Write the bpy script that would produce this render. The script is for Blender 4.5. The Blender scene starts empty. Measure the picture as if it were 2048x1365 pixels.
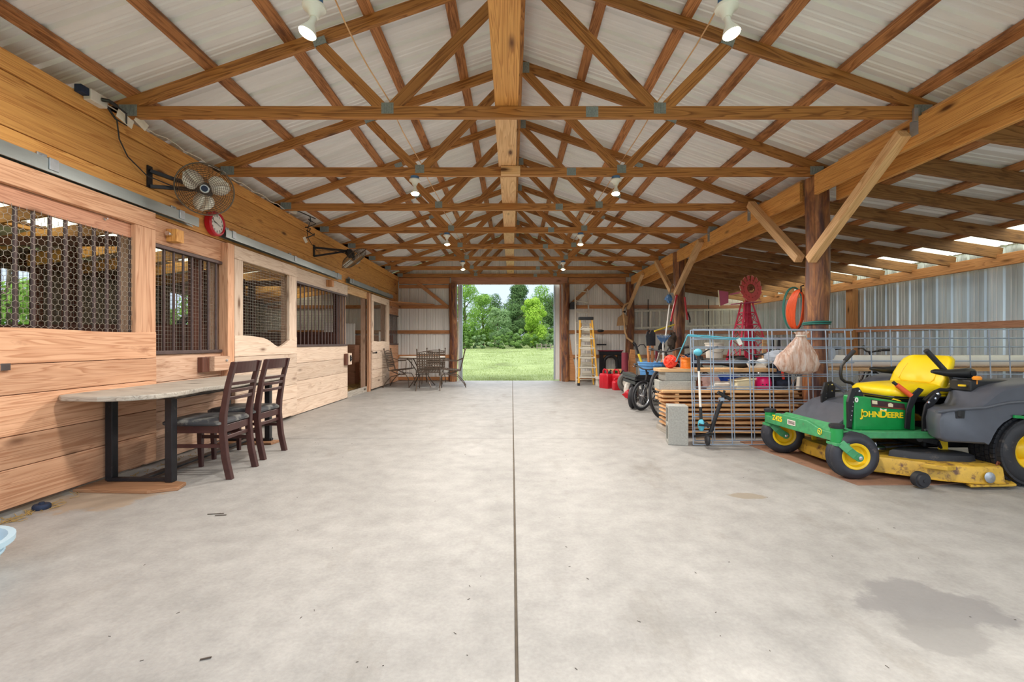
import bpy, math, random
from mathutils import Vector, Matrix, noise
V = Vector
random.seed(11)
S = bpy.context.scene
COL = S.collection
PI = math.pi
CAMZ = 1.02; F = 900.0; CX = 1024.0; CY = 686.0
def at(px, py, y):
    """point seen at a picture position, at depth y"""
    return V(((px-CX)/F*y, y, CAMZ-(py-CY)/F*y))
def fl(px, py):
    y = F*CAMZ/(py-CY)
    return V(((px-CX)/F*y, y, 0))
R = lambda d: math.radians(d)

# ---------------------------------------------------------------- meshes
ORG = {}
class MB:
    def __init__(s): s.v=[]; s.f=[]; s.g=[]; s.t=[]
    def _add(s, vs, fs, gs, tint=None):
        b=len(s.v); tint = random.random() if tint is None else tint
        off=V((random.uniform(0,40),random.uniform(0,40),random.uniform(0,40)))
        s.v+= [V(p) for p in vs]; s.f+=[tuple(b+i for i in f) for f in fs]
        s.g+=[V(g)+off for g in gs]; s.t+=[tint]*len(vs)
        return s
    def frame(s, o, ex, ey, ez, dx, dy, dz):
        """box centred on o with half sizes along three axes"""
        vs=[];gs=[]
        for i in (-1,1):
            for j in (-1,1):
                for k in (-1,1):
                    vs.append(o+ex*(i*dx)+ey*(j*dy)+ez*(k*dz)); gs.append((i*dx,j*dy,k*dz))
        fs=[(0,1,3,2),(4,6,7,5),(0,4,5,1),(2,3,7,6),(0,2,6,4),(1,5,7,3)]
        return s._add(vs,fs,gs)
    def box(s, x0,y0,z0,x1,y1,z1, along=None):
        d=V((abs(x1-x0),abs(y1-y0),abs(z1-z0)))/2; o=V(((x0+x1)/2,(y0+y1)/2,(z0+z1)/2))
        ax = along if along is not None else max(range(3), key=lambda i:d[i])
        E=[V((1,0,0)),V((0,1,0)),V((0,0,1))]
        i=ax;j=(ax+1)%3;k=(ax+2)%3
        return s.frame(o,E[i],E[j],E[k],d[i],d[j],d[k])
    def bar(s, a, b, w, h, up=(0,0,1)):
        a=V(a);b=V(b);d=b-a;L=d.length;ex=d/L;up=V(up)
        ey=up.cross(ex)
        if ey.length<1e-4: ey=V((1,0,0)).cross(ex)
        if ey.length<1e-4: ey=V((0,1,0)).cross(ex)
        ey.normalize();ez=ex.cross(ey)
        return s.frame((a+b)/2,ex,ey,ez,L/2,w/2,h/2)
    def tube(s, pts, r, n=8, closed=False, caps=True):
        pts=[V(p) for p in pts]; m=len(pts)
        rr = r if isinstance(r,(list,tuple)) else [r]*m
        T=[]
        for i in range(m):
            if closed: d=pts[(i+1)%m]-pts[i-1]
            else: d=pts[min(i+1,m-1)]-pts[max(i-1,0)]
            T.append(d.normalized() if d.length>1e-9 else V((0,0,1)))
        up=V((0,0,1)) if abs(T[0].z)<.9 else V((1,0,0))
        N=(up-T[0]*up.dot(T[0])).normalized(); vs=[];gs=[];L=0
        for i in range(m):
            if i: L+=(pts[i]-pts[i-1]).length
            N=(N-T[i]*N.dot(T[i]))
            if N.length<1e-6: N=T[i].orthogonal()
            N.normalize(); B=T[i].cross(N)
            for k in range(n):
                a=2*PI*k/n
                vs.append(pts[i]+(N*math.cos(a)+B*math.sin(a))*rr[i]); gs.append((L,math.cos(a)*rr[i],math.sin(a)*rr[i]))
        fs=[]
        for i in range(m if closed else m-1):
            for k in range(n):
                a=i*n;b=((i+1)%m)*n
                fs.append((a+k,a+(k+1)%n,b+(k+1)%n,b+k))
        if caps and not closed:
            fs.append(tuple(range(n-1,-1,-1))); fs.append(tuple((m-1)*n+k for k in range(n)))
        return s._add(vs,fs,gs)
    def lathe(s, prof, o=(0,0,0), axis=(0,0,1), n=20, caps=True, arc=None):
        o=V(o);az=V(axis).normalized();ax=az.orthogonal().normalized();ay=az.cross(ax)
        vs=[];gs=[];m=len(prof)
        for (r,z) in prof:
            for k in range(n):
                a=2*PI*k/n; c=ax*math.cos(a)*r+ay*math.sin(a)*r
                vs.append(o+c+az*z); gs.append((z,math.cos(a)*r,math.sin(a)*r))
        fs=[]
        for i in range(m-1):
            for k in range(n):
                fs.append((i*n+k,i*n+(k+1)%n,(i+1)*n+(k+1)%n,(i+1)*n+k))
        if caps:
            if prof[0][0]>1e-5: fs.append(tuple(range(n-1,-1,-1)))
            if prof[-1][0]>1e-5: fs.append(tuple((m-1)*n+k for k in range(n)))
        return s._add(vs,fs,gs)
    def torus(s, o, axis, R_, r, n=28, m=8, sx=1.0):
        az=V(axis).normalized();ax=az.orthogonal().normalized();ay=az.cross(ax);o=V(o)
        vs=[];gs=[]
        for i in range(n):
            a=2*PI*i/n; d=ax*math.cos(a)+ay*math.sin(a)
            for k in range(m):
                b=2*PI*k/m
                vs.append(o+d*(R_+r*math.cos(b))+az*(r*sx*math.sin(b))); gs.append((a*R_,r*math.cos(b),r*math.sin(b)))
        fs=[(i*m+k,((i+1)%n)*m+k,((i+1)%n)*m+(k+1)%m,i*m+(k+1)%m) for i in range(n) for k in range(m)]
        return s._add(vs,fs,gs)
    def prism(s, poly, o, ex, ey, t):
        """polygon in the (ex,ey) plane through o, pushed t along ex x ey"""
        o=V(o);ex=V(ex);ey=V(ey);ez=ex.cross(ey).normalized();n=len(poly)
        vs=[o+ex*p[0]+ey*p[1] for p in poly]+[o+ex*p[0]+ey*p[1]+ez*t for p in poly]
        gs=[(p[0],p[1],0) for p in poly]+[(p[0],p[1],t) for p in poly]
        fs=[tuple(range(n-1,-1,-1)),tuple(range(n,2*n))]+[(i,(i+1)%n,n+(i+1)%n,n+i) for i in range(n)]
        return s._add(vs,fs,gs)
    def loft(s, rings, closed=True, caps=True):
        m=len(rings);n=len(rings[0]);vs=[V(p) for r in rings for p in r]
        fs=[]
        for i in range(m-1):
            for k in range(n if closed else n-1):
                fs.append((i*n+k,i*n+(k+1)%n,(i+1)*n+(k+1)%n,(i+1)*n+k))
        if caps and closed:
            fs.append(tuple(range(n-1,-1,-1))); fs.append(tuple((m-1)*n+k for k in range(n)))
        return s._add(vs,fs,[tuple(v) for v in vs])
    def blob(s, o, rad, n=14, m=9, amp=.12, sc=3.0, seed=0, flat=None):
        o=V(o);vs=[];gs=[]
        for i in range(m+1):
            th=PI*i/m
            for k in range(n):
                ph=2*PI*k/n
                d=V((math.sin(th)*math.cos(ph),math.sin(th)*math.sin(ph),math.cos(th)))
                q=1+amp*noise.noise(d*sc+V((seed,seed*1.7,seed*.3)))*2
                p=V((d.x*rad[0]*q,d.y*rad[1]*q,d.z*rad[2]*q))
                if flat is not None and p.z<flat: p.z=flat
                vs.append(o+p);gs.append(tuple(p))
        fs=[(i*n+k,(i+1)*n+k,(i+1)*n+(k+1)%n,i*n+(k+1)%n) for i in range(m) for k in range(n)]
        return s._add(vs,fs,gs)
    def quadstrip(s, a, b):
        n=len(a); vs=[V(p) for p in a]+[V(p) for p in b]
        fs=[(i,i+1,n+i+1,n+i) for i in range(n-1)]
        return s._add(vs,fs,[tuple(v) for v in vs])
    def build(s, name, mat, parent=None, smooth=False, bevel=0, ang=35, kind=None, label=None, solid=0, sub=0, org=None):
        me=bpy.data.meshes.new(name)
        if org is not None: org=V(org)
        elif parent is not None: org=ORG.get(parent.name,V((0,0,0)))
        else:
            lo=V([min(p[i] for p in s.v) for i in range(3)]);hi=V([max(p[i] for p in s.v) for i in range(3)])
            org=V(((lo.x+hi.x)/2,(lo.y+hi.y)/2,lo.z))
        me.from_pydata([p-org for p in s.v],[],s.f); 
        at_=me.attributes.new('gc','FLOAT_VECTOR','POINT'); at_.data.foreach_set('vector',[c for g in s.g for c in g])
        at_=me.attributes.new('tint','FLOAT','POINT'); at_.data.foreach_set('value',s.t)
        if isinstance(mat,str): mat=M[mat]
        me.materials.append(mat)
        if smooth or sub:
            me.polygons.foreach_set('use_smooth',[True]*len(me.polygons))
            if not sub: me.set_sharp_from_angle(angle=R(ang))
        me.update()
        o=bpy.data.objects.new(name,me); COL.objects.link(o)
        ORG[o.name]=org
        if parent is not None: o.parent=parent
        else: o.location=org
        if bevel:
            b=o.modifiers.new('bevel','BEVEL');b.width=bevel;b.segments=1 if bevel<.003 else 2;b.limit_method='ANGLE'
        if solid:
            b=o.modifiers.new('solid','SOLIDIFY');b.thickness=solid
        if sub:
            b=o.modifiers.new('sub','SUBSURF');b.levels=sub;b.render_levels=sub
        if kind: o['kind']=kind
        if label: o['label']=label
        return o
def tag(o,label,cat,group=None,kind=None):
    o['label']=label;o['category']=cat
    if group: o['group']=group
    if kind: o['kind']=kind
    return o
def thing(name,label,cat,loc=(0,0,0),group=None,rz=0):
    o=bpy.data.objects.new(name,None);COL.objects.link(o);o.empty_display_size=.1
    o.location=loc;o.rotation_euler=(0,0,rz);ORG[o.name]=V(loc)
    return tag(o,label,cat,group)
def local(name,label,cat,group=None):
    """a thing whose parts are built around its own origin and moved afterwards"""
    return thing(name,label,cat,(0,0,0),group)
def copy_tree(o,parent=None):
    c=o.copy();COL.objects.link(c)
    if parent is not None: c.parent=parent
    for ch in list(o.children): copy_tree(ch,c)
    return c
def text_mesh(txt,size,ext=.001,bold=0):
    cu=bpy.data.curves.new('t','FONT');cu.body=txt;cu.size=size;cu.extrude=ext;cu.align_x='CENTER';cu.align_y='CENTER';cu.offset=bold
    o=bpy.data.objects.new('t',cu);COL.objects.link(o)
    dg=bpy.context.evaluated_depsgraph_get();dg.update()
    me=bpy.data.meshes.new_from_object(o.evaluated_get(dg))
    vs=[v.co.copy() for v in me.vertices];fs=[tuple(p.vertices) for p in me.polygons]
    bpy.data.objects.remove(o);bpy.data.curves.remove(cu);bpy.data.meshes.remove(me)
    return vs,fs
def add_text(mb,txt,size,o,ex,ey,ext=.001,bold=0,sx=1.0):
    vs,fs=text_mesh(txt,size,ext,bold);o=V(o);ex=V(ex).normalized();ey=V(ey).normalized();ez=ex.cross(ey)
    w=[o+ex*(v.x*sx)+ey*v.y+ez*v.z for v in vs]
    mb._add(w,fs,[tuple(v) for v in vs])
ORD=['first','second','third','fourth','fifth','sixth','seventh','eighth','ninth','tenth','eleventh','twelfth','thirteenth','fourteenth','fifteenth','sixteenth']

# ---------------------------------------------------------------- materials
M={}
def lin(c):
    c=[x/255 for x in c[:3]]
    return tuple((x/12.92 if x<=.04045 else ((x+.055)/1.055)**2.4) for x in c)+(1,)
def new(name):
    m=bpy.data.materials.new(name);m.use_nodes=True;nt=m.node_tree;M[name]=m
    return m,nt,nt.nodes['Principled BSDF'],nt.links.new
def nd(nt,t,**k):
    n=nt.nodes.new(t)
    for a,b in k.items():
        if a in n.inputs.keys(): n.inputs[a].default_value=b
        else: setattr(n,a,b)
    return n
def ramp(nt,stops):
    r=nt.nodes.new('ShaderNodeValToRGB');e=r.color_ramp.elements
    while len(e)<len(stops): e.new(.5)
    for i,(p,c) in enumerate(stops): e[i].position=p;e[i].color=c if len(c)==4 else tuple(c)+(1,)
    return r
def plain(name,col,rough=.5,metal=0,var=.12,scale=6,bump=0,spec=.5,dirt=None,coat=0,gc=True):
    m,nt,b,L=new(name)
    tc=nd(nt,'ShaderNodeAttribute',attribute_name='gc')
    n=nd(nt,'ShaderNodeTexNoise',Scale=scale,Detail=5.0,Roughness=.6);L(tc.outputs['Vector'],n.inputs['Vector'])
    c=lin(col)
    lo=tuple(x*(1-var) for x in c[:3])+(1,);hi=tuple(min(1,x*(1+var)) for x in c[:3])+(1,)
    r=ramp(nt,[(.3,lo),(.7,hi)]);L(n.outputs['Fac'],r.inputs['Fac'])
    out=r.outputs['Color']
    if dirt:
        n2=nd(nt,'ShaderNodeTexNoise',Scale=scale*.8+3,Detail=6.0,Roughness=.7);L(tc.outputs['Vector'],n2.inputs['Vector'])
        r2=ramp(nt,[(dirt[1],(0,0,0)),(dirt[1]+.12,(1,1,1))]);L(n2.outputs['Fac'],r2.inputs['Fac'])
        mx=nd(nt,'ShaderNodeMix',data_type='RGBA');L(r2.outputs['Color'],mx.inputs[0]);L(out,mx.inputs[6]);mx.inputs[7].default_value=lin(dirt[0]);out=mx.outputs[2]
    L(out,b.inputs['Base Color'])
    b.inputs['Roughness'].default_value=rough;b.inputs['Metallic'].default_value=metal;b.inputs['Specular IOR Level'].default_value=spec
    if coat: b.inputs['Coat Weight'].default_value=coat
    if bump:
        bp=nd(nt,'ShaderNodeBump',Strength=bump,Distance=.01);L(n.outputs['Fac'],bp.inputs['Height']);L(bp.outputs['Normal'],b.inputs['Normal'])
    return m
def wood(name,light,dark,knot=(90,55,30),rough=.62,ring=1.0,tint=.22,wear=None,gray=0):
    """sawn timber: grain follows the long side of every board"""
    m,nt,b,L=new(name)
    tc=nd(nt,'ShaderNodeAttribute',attribute_name='gc')
    oi=nd(nt,'ShaderNodeObjectInfo')
    rv=nd(nt,'ShaderNodeVectorMath',operation='SCALE');rv.inputs[0].default_value=(31,17,23);L(oi.outputs['Random'],rv.inputs['Scale'])
    ad=nd(nt,'ShaderNodeVectorMath',operation='ADD');L(tc.outputs['Vector'],ad.inputs[0]);L(rv.outputs[0],ad.inputs[1])
    mp=nd(nt,'ShaderNodeMapping');mp.inputs['Scale'].default_value=(.7,13*ring,13*ring);L(ad.outputs[0],mp.inputs['Vector'])
    wv=nd(nt,'ShaderNodeTexNoise',Scale=1.1,Detail=2.0,Roughness=.5,Distortion=.6);L(mp.outputs[0],wv.inputs['Vector'])
    mul=nd(nt,'ShaderNodeMath',operation='MULTIPLY');mul.inputs[1].default_value=9.0;L(wv.outputs['Fac'],mul.inputs[0])
    fr=nd(nt,'ShaderNodeMath',operation='FRACT');L(mul.outputs[0],fr.inputs[0])
    r1=ramp(nt,[(0,(0,0,0)),(.55,(.35,.35,.35)),(.86,(1,1,1)),(1,(0,0,0))]);L(fr.outputs[0],r1.inputs['Fac'])
    mp2=nd(nt,'ShaderNodeMapping');mp2.inputs['Scale'].default_value=(4,110,110);L(ad.outputs[0],mp2.inputs['Vector'])
    fi=nd(nt,'ShaderNodeTexNoise',Scale=1.0,Detail=3.0,Roughness=.6);L(mp2.outputs[0],fi.inputs['Vector'])
    mxf=nd(nt,'ShaderNodeMix',data_type='FLOAT');mxf.inputs[0].default_value=.38;L(r1.outputs['Color'],mxf.inputs[2]);L(fi.outputs['Fac'],mxf.inputs[3])
    cm=nd(nt,'ShaderNodeMix',data_type='RGBA');L(mxf.outputs[0],cm.inputs[0]);cm.inputs[6].default_value=lin(light);cm.inputs[7].default_value=lin(dark)
    # broad tone drift
    mp3=nd(nt,'ShaderNodeMapping');mp3.inputs['Scale'].default_value=(1.3,5,5);L(ad.outputs[0],mp3.inputs['Vector'])
    br=nd(nt,'ShaderNodeTexNoise',Scale=1.0,Detail=4.0);L(mp3.outputs[0],br.inputs['Vector'])
    # knots
    mp4=nd(nt,'ShaderNodeMapping');mp4.inputs['Scale'].default_value=(1.6,5.2,5.2);L(ad.outputs[0],mp4.inputs['Vector'])
    vo=nd(nt,'ShaderNodeTexVoronoi',Scale=1.0,Randomness=1.0);L(mp4.outputs[0],vo.inputs['Vector'])
    rk=ramp(nt,[(.05,(1,1,1)),(.11,(.35,.35,.35)),(.17,(0,0,0))]);L(vo.outputs['Distance'],rk.inputs['Fac'])
    km=nd(nt,'ShaderNodeMix',data_type='RGBA');L(rk.outputs['Color'],km.inputs[0]);L(cm.outputs[2],km.inputs[6]);km.inputs[7].default_value=lin(knot)
    out=km.outputs[2]
    if wear:
        wn=nd(nt,'ShaderNodeTexNoise',Scale=1.0,Detail=6.0,Roughness=.65);mp5=nd(nt,'ShaderNodeMapping');mp5.inputs['Scale'].default_value=(2.2,7,7);L(ad.outputs[0],mp5.inputs['Vector']);L(mp5.outputs[0],wn.inputs['Vector'])
        rw=ramp(nt,[(wear[1],(0,0,0)),(wear[1]+.16,(.8,.8,.8))]);L(wn.outputs['Fac'],rw.inputs['Fac'])
        wm=nd(nt,'ShaderNodeMix',data_type='RGBA');L(rw.outputs['Color'],wm.inputs[0]);L(out,wm.inputs[6]);wm.inputs[7].default_value=lin(wear[0]);out=wm.outputs[2]
    ta=nd(nt,'ShaderNodeAttribute',attribute_name='tint')
    av=nd(nt,'ShaderNodeMath',operation='ADD');L(ta.outputs['Fac'],av.inputs[0]);L(br.outputs['Fac'],av.inputs[1])
    mr=nd(nt,'ShaderNodeMapRange');mr.inputs['From Min'].default_value=.3;mr.inputs['From Max'].default_value=1.7;mr.inputs['To Min'].default_value=1-tint;mr.inputs['To Max'].default_value=1+tint;L(av.outputs[0],mr.inputs['Value'])
    hv=nd(nt,'ShaderNodeHueSaturation');L(mr.outputs[0],hv.inputs['Value']);L(out,hv.inputs['Color']);hv.inputs['Saturation'].default_value=1-gray
    L(hv.outputs[0],b.inputs['Base Color'])
    b.inputs['Roughness'].default_value=rough;b.inputs['Specular IOR Level'].default_value=.35
    bp=nd(nt,'ShaderNodeBump',Strength=.25,Distance=.004);L(mxf.outputs[0],bp.inputs['Height']);L(bp.outputs['Normal'],b.inputs['Normal'])
    return m
wood('truss_wood',(200,140,78),(112,64,30),rough=.5)
wood('pale_wood',(232,194,146),(190,140,92),rough=.55)
wood('gold_wood',(238,180,104),(178,112,54),knot=(104,62,32),rough=.5,tint=.18,ring=1.35)
wood('purlin_wood',(206,144,92),(124,74,40),wear=((86,48,28),.50))
wood('rafter_wood',(170,124,80),(108,70,40),wear=((80,52,32),.54))
wood('stall_wood',(226,192,166),(182,138,110),knot=(96,60,40),tint=.2,wear=((150,106,76),.58))
wood('stall_red',(222,176,142),(172,118,84),knot=(96,54,32),tint=.18,wear=((140,88,58),.6))
wood('stall_pale',(230,210,190),(196,166,142),knot=(110,78,58),tint=.18,wear=((150,112,86),.6))
wood('far_wood',(208,150,100),(152,98,60),tint=.2)
wood('pink_wood',(202,152,124),(160,108,84),tint=.14)
wood('gray_wood',(190,184,174),(138,128,116),knot=(60,50,44),rough=.7,tint=.14,wear=((84,78,76),.56))
wood('lumber_wood',(234,190,138),(194,140,92),tint=.24)
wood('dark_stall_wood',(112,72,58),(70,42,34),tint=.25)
wood('board_brown',(176,134,100),(134,94,66),tint=.1)
# stained round posts: blotches of orange and purplish brown
m,nt,b,L=new('post_wood')
tc=nd(nt,'ShaderNodeTexCoord');mp=nd(nt,'ShaderNodeMapping');mp.inputs['Scale'].default_value=(9,9,2.2);L(tc.outputs['Object'],mp.inputs['Vector'])
n1=nd(nt,'ShaderNodeTexNoise',Scale=1.0,Detail=6.0,Roughness=.62,Distortion=.8);L(mp.outputs[0],n1.inputs['Vector'])
r=ramp(nt,[(.30,lin((58,36,40))),(.42,lin((96,60,52))),(.54,lin((142,92,58))),(.66,lin((176,122,76)))]);L(n1.outputs['Fac'],r.inputs['Fac'])
mp2=nd(nt,'ShaderNodeMapping');mp2.inputs['Scale'].default_value=(60,60,3);L(tc.outputs['Object'],mp2.inputs['Vector'])
n2=nd(nt,'ShaderNodeTexNoise',Scale=1.0,Detail=4.0);L(mp2.outputs[0],n2.inputs['Vector'])
r2=ramp(nt,[(.35,(.6,.6,.6,1)),(.6,(1.1,1.1,1.1,1))]);L(n2.outputs['Fac'],r2.inputs['Fac'])
mx=nd(nt,'ShaderNodeMix',data_type='RGBA',blend_type='MULTIPLY');mx.inputs[0].default_value=1;L(r.outputs['Color'],mx.inputs[6]);L(r2.outputs['Color'],mx.inputs[7]);L(mx.outputs[2],b.inputs['Base Color']);b.inputs['Roughness'].default_value=.5
bp=nd(nt,'ShaderNodeBump',Strength=.4,Distance=.006);L(n2.outputs['Fac'],bp.inputs['Height']);L(bp.outputs['Normal'],b.inputs['Normal'])
# metal sheets
def sheet(name,col,rough,metal,streak=.12,sc=(1,1,1),seam=None):
    m,nt,b,L=new(name)
    tc=nd(nt,'ShaderNodeTexCoord')
    mp=nd(nt,'ShaderNodeMapping');mp.inputs['Scale'].default_value=sc;L(tc.outputs['Object'],mp.inputs['Vector'])
    n=nd(nt,'ShaderNodeTexNoise',Scale=1.0,Detail=5.0,Roughness=.6);L(mp.outputs[0],n.inputs['Vector'])
    c=lin(col);lo=tuple(x*(1-streak) for x in c[:3])+(1,);hi=tuple(min(1,x*(1+streak)) for x in c[:3])+(1,)
    r=ramp(nt,[(.32,lo),(.68,hi)]);L(n.outputs['Fac'],r.inputs['Fac']);L(r.outputs['Color'],b.inputs['Base Color'])
    b.inputs['Roughness'].default_value=rough;b.inputs['Metallic'].default_value=metal
    return m
sheet('dull_sheet',(128,118,106),.6,0,.2,(6,1,.8))
sheet('roof_sheet',(240,241,243),.45,.12,.08,(1.2,5,1))
sheet('far_sheet',(230,229,225),.5,.0,.08,(6,1,.8))
sheet('side_sheet',(208,218,226),.27,.6,.28,(1,7,.35))  # vertical streaks paint bright and dark reflection bands into the galvanised colour
plain('dark_wood',(66,38,36),.38,0,.22,14,dirt=((104,84,80),.70))
plain('gusset',(150,160,158),.4,.7,.2,60)
plain('galv',(176,182,188),.38,.8,.12,20)
plain('track_metal',(160,168,168),.35,.75,.12,8)
plain('black_steel',(38,38,42),.45,.3,.2,14,dirt=((86,78,74),.62))
plain('dark_bar',(92,76,74),.5,.4,.2,14)
plain('bronze',(96,82,70),.4,.5,.25,30)
plain('wire',(152,144,132),.45,.4,.1,10)
plain('panel_wire',(168,184,204),.4,.35,.12,10)
plain('black_plastic',(34,35,38),.42,0,.15,8)
plain('fender_plastic',(80,84,94),.38,0,.14,6,spec=.6,dirt=((96,92,90),.66))
plain('rubber',(40,41,46),.6,0,.2,10,dirt=((92,84,78),.6))
plain('caster_rubber',(48,50,58),.5,0,.2,10,dirt=((108,96,90),.62))
plain('green_paint',(22,142,70),.35,0,.12,10,coat=.2)
plain('green_worn',(66,148,96),.45,0,.18,24,dirt=((108,124,92),.58))
plain('yellow_seat',(236,206,14),.4,0,.05,4)
plain('yellow_paint',(238,196,24),.4,0,.1,6,dirt=((150,100,40),.68))
plain('deck_yellow',(206,164,58),.5,0,.16,12,dirt=((112,78,52),.52))
plain('white_ceramic',(236,236,228),.35,0,.04,6)
plain('white_plastic',(232,232,228),.45,0,.06,6)
plain('white_dirty',(214,208,198),.6,0,.1,6,dirt=((150,136,120),.62))
plain('red_plastic',(196,22,40),.35,0,.14,5)
plain('red_paint',(196,36,74),.45,0,.12,8)
plain('vane_pink',(222,92,92),.5,0,.1,8)
plain('tail_mauve',(182,92,122),.55,0,.06,8)
plain('orange_cord',(232,92,44),.5,0,.1,10)
plain('orange_spool',(238,132,36),.55,0,.1,40)
plain('red_orange',(236,66,44),.5,0,.1,10)
plain('green_twine',(38,110,100),.6,0,.1,10)
plain('cyan_rope',(86,176,200),.55,0,.08,10)
plain('blue_tub',(98,156,214),.4,0,.08,5)
plain('blue_pale',(176,206,224),.4,0,.05,5)
plain('navy_cloth',(34,46,70),.8,0,.25,14,bump=.4)
plain('blue_tarp',(36,82,190),.5,0,.2,8)
plain('blue_plastic',(76,120,170),.4,0,.1,8)
plain('hot_pink',(226,24,110),.35,0,.06,6)
plain('cream',(220,210,176),.6,0,.08,8)
plain('sack_pink',(196,160,152),.7,0,.25,16,bump=.3)
plain('cardboard',(176,140,100),.75,0,.1,10)
plain('burgundy',(130,44,62),.6,0,.1,10)
plain('mat_brown',(150,112,90),.75,0,.14,9,dirt=((118,92,78),.55))
plain('cinder',(164,164,158),.9,0,.14,60,bump=.5)
plain('fiberglass',(222,168,62),.45,0,.08,8)
plain('aluminum',(214,212,200),.4,.2,.08,12)
plain('green_cloth',(38,130,98),.7,0,.1,10)
plain('tag_paper',(232,224,208),.7,0,.1,30)
plain('chrome',(220,222,226),.18,1,.03,10)
plain('seat_vinyl',(62,64,68),.42,0,.2,6,dirt=((126,126,122),.5))
plain('straw',(170,140,80),.8,0,.25,10)
plain('stall_dirt',(150,124,92),.9,0,.3,5,bump=.6)
plain('clock_red',(190,20,42),.3,0,.05,6)
plain('tire_gray',(96,92,88),.7,0,.2,14)
plain('rust',(120,64,40),.7,.2,.3,20)
plain('letter_yellow',(250,214,30),.4,0,.02,6)
plain('decal_dark',(70,44,46),.4,0,.3,40)
plain('wood_handle',(196,130,78),.55,0,.15,10)
plain('trunk_bark',(96,82,66),.85,0,.25,4)
plain('fence_rail',(120,112,98),.8,0,.15,6)
plain('fan_blade',(226,220,206),.4,.2,.05,5)
plain('orange_knob',(240,150,40),.4,0,.05,6)
plain('yellow_pole',(232,206,60),.4,0,.05,6)
plain('bark_scale',(70,60,52),.9,0,.2,20)
def leafmat(name,col,col2):
    m,nt,b,L=new(name)
    ta=nd(nt,'ShaderNodeAttribute',attribute_name='tint')
    r=ramp(nt,[(0,lin(col)),(1,lin(col2))]);L(ta.outputs['Fac'],r.inputs['Fac'])
    nt.nodes.remove(b)
    d=nd(nt,'ShaderNodeBsdfDiffuse');t=nd(nt,'ShaderNodeBsdfTranslucent');mx=nd(nt,'ShaderNodeMixShader');mx.inputs[0].default_value=.4
    L(r.outputs['Color'],d.inputs['Color']);L(r.outputs['Color'],t.inputs['Color']);L(d.outputs[0],mx.inputs[1]);L(t.outputs[0],mx.inputs[2]);L(mx.outputs[0],nt.nodes['Material Output'].inputs['Surface'])
    return m
leafmat('leaf_mid',(96,136,62),(152,186,92))
leafmat('leaf_dark',(70,98,64),(116,144,88))
leafmat('leaf_lime',(130,172,58),(184,212,96))
leafmat('leaf_gray',(104,140,88),(166,190,138))
leafmat('leaf_bush',(92,128,66),(140,170,96))
leafmat('grass_blade',(110,130,62),(160,172,104))
def thin(name,col,tr,ro=.5,al=1.0):
    """thin sheet that lets light through"""
    m,nt,b,L=new(name);nt.nodes.remove(b)
    d=nd(nt,'ShaderNodeBsdfDiffuse',Color=lin(col));t=nd(nt,'ShaderNodeBsdfTranslucent',Color=lin(col));mx=nd(nt,'ShaderNodeMixShader');mx.inputs[0].default_value=tr
    L(d.outputs[0],mx.inputs[1]);L(t.outputs[0],mx.inputs[2]);o=mx.outputs[0]
    if al<1:
        tp=nd(nt,'ShaderNodeBsdfTransparent');m2=nd(nt,'ShaderNodeMixShader');m2.inputs[0].default_value=al
        L(tp.outputs[0],m2.inputs[1]);L(o,m2.inputs[2]);o=m2.outputs[0]
    L(o,nt.nodes['Material Output'].inputs['Surface'])
thin('skylight',(250,250,220),.85)
thin('feed_bag',(234,216,206),.4)
nt=M['feed_bag'].node_tree;L=nt.links.new
tc=nd(nt,'ShaderNodeTexCoord');mp=nd(nt,'ShaderNodeMapping');mp.inputs['Scale'].default_value=(40,40,5);L(tc.outputs['Object'],mp.inputs['Vector'])
n=nd(nt,'ShaderNodeTexNoise',Scale=1.0,Detail=5.0,Roughness=.65);L(mp.outputs[0],n.inputs['Vector'])
r=ramp(nt,[(.32,lin((196,152,130))),(.5,lin((228,204,190))),(.66,lin((246,240,238)))]);L(n.outputs['Fac'],r.inputs['Fac'])
for q in nt.nodes:
    if q.type in ('BSDF_DIFFUSE','BSDF_TRANSLUCENT'): L(r.outputs['Color'],q.inputs['Color'])
thin('clear_plastic',(210,220,232),.4,al=.75)
def emit(name,col,st):
    m,nt,b,L=new(name)
    b.inputs['Emission Color'].default_value=lin(col);b.inputs['Emission Strength'].default_value=st;b.inputs['Base Color'].default_value=lin(col)
emit('bulb_glow',(255,226,170),14.0)
# concrete
m,nt,b,L=new('concrete')
tc=nd(nt,'ShaderNodeTexCoord')
def cn(scale,detail,lo,hi,p0,p1,sv=None):
    n=nd(nt,'ShaderNodeTexNoise',Scale=scale,Detail=detail,Roughness=.62)
    if sv:
        mp=nd(nt,'ShaderNodeMapping');mp.inputs['Scale'].default_value=sv;L(tc.outputs['Object'],mp.inputs['Vector']);L(mp.outputs[0],n.inputs['Vector'])
    else: L(tc.outputs['Object'],n.inputs['Vector'])
    r=ramp(nt,[(p0,lo),(p1,hi)]);L(n.outputs['Fac'],r.inputs['Fac']);return r.outputs['Color'],n
c1,n1=cn(1.6,9.0,lin((153,151,148)),lin((170,168,165)),.3,.7)
c2,n2=cn(7.0,9.0,(.82,.82,.82,1),(1.06,1.06,1.06,1),.3,.66)
c3,n3=cn(60.0,4.0,(.9,.9,.9,1),(1.05,1.05,1.05,1),.3,.7)
c4,n4=cn(2.2,7.0,(.82,.80,.77,1),(1,1,1,1),.3,.42,(1,.45,1))
cur=c1
for c in (c2,c3,c4):
    mx=nd(nt,'ShaderNodeMix',data_type='RGBA',blend_type='MULTIPLY');mx.inputs[0].default_value=1;L(cur,mx.inputs[6]);L(c,mx.inputs[7]);cur=mx.outputs[2]
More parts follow.
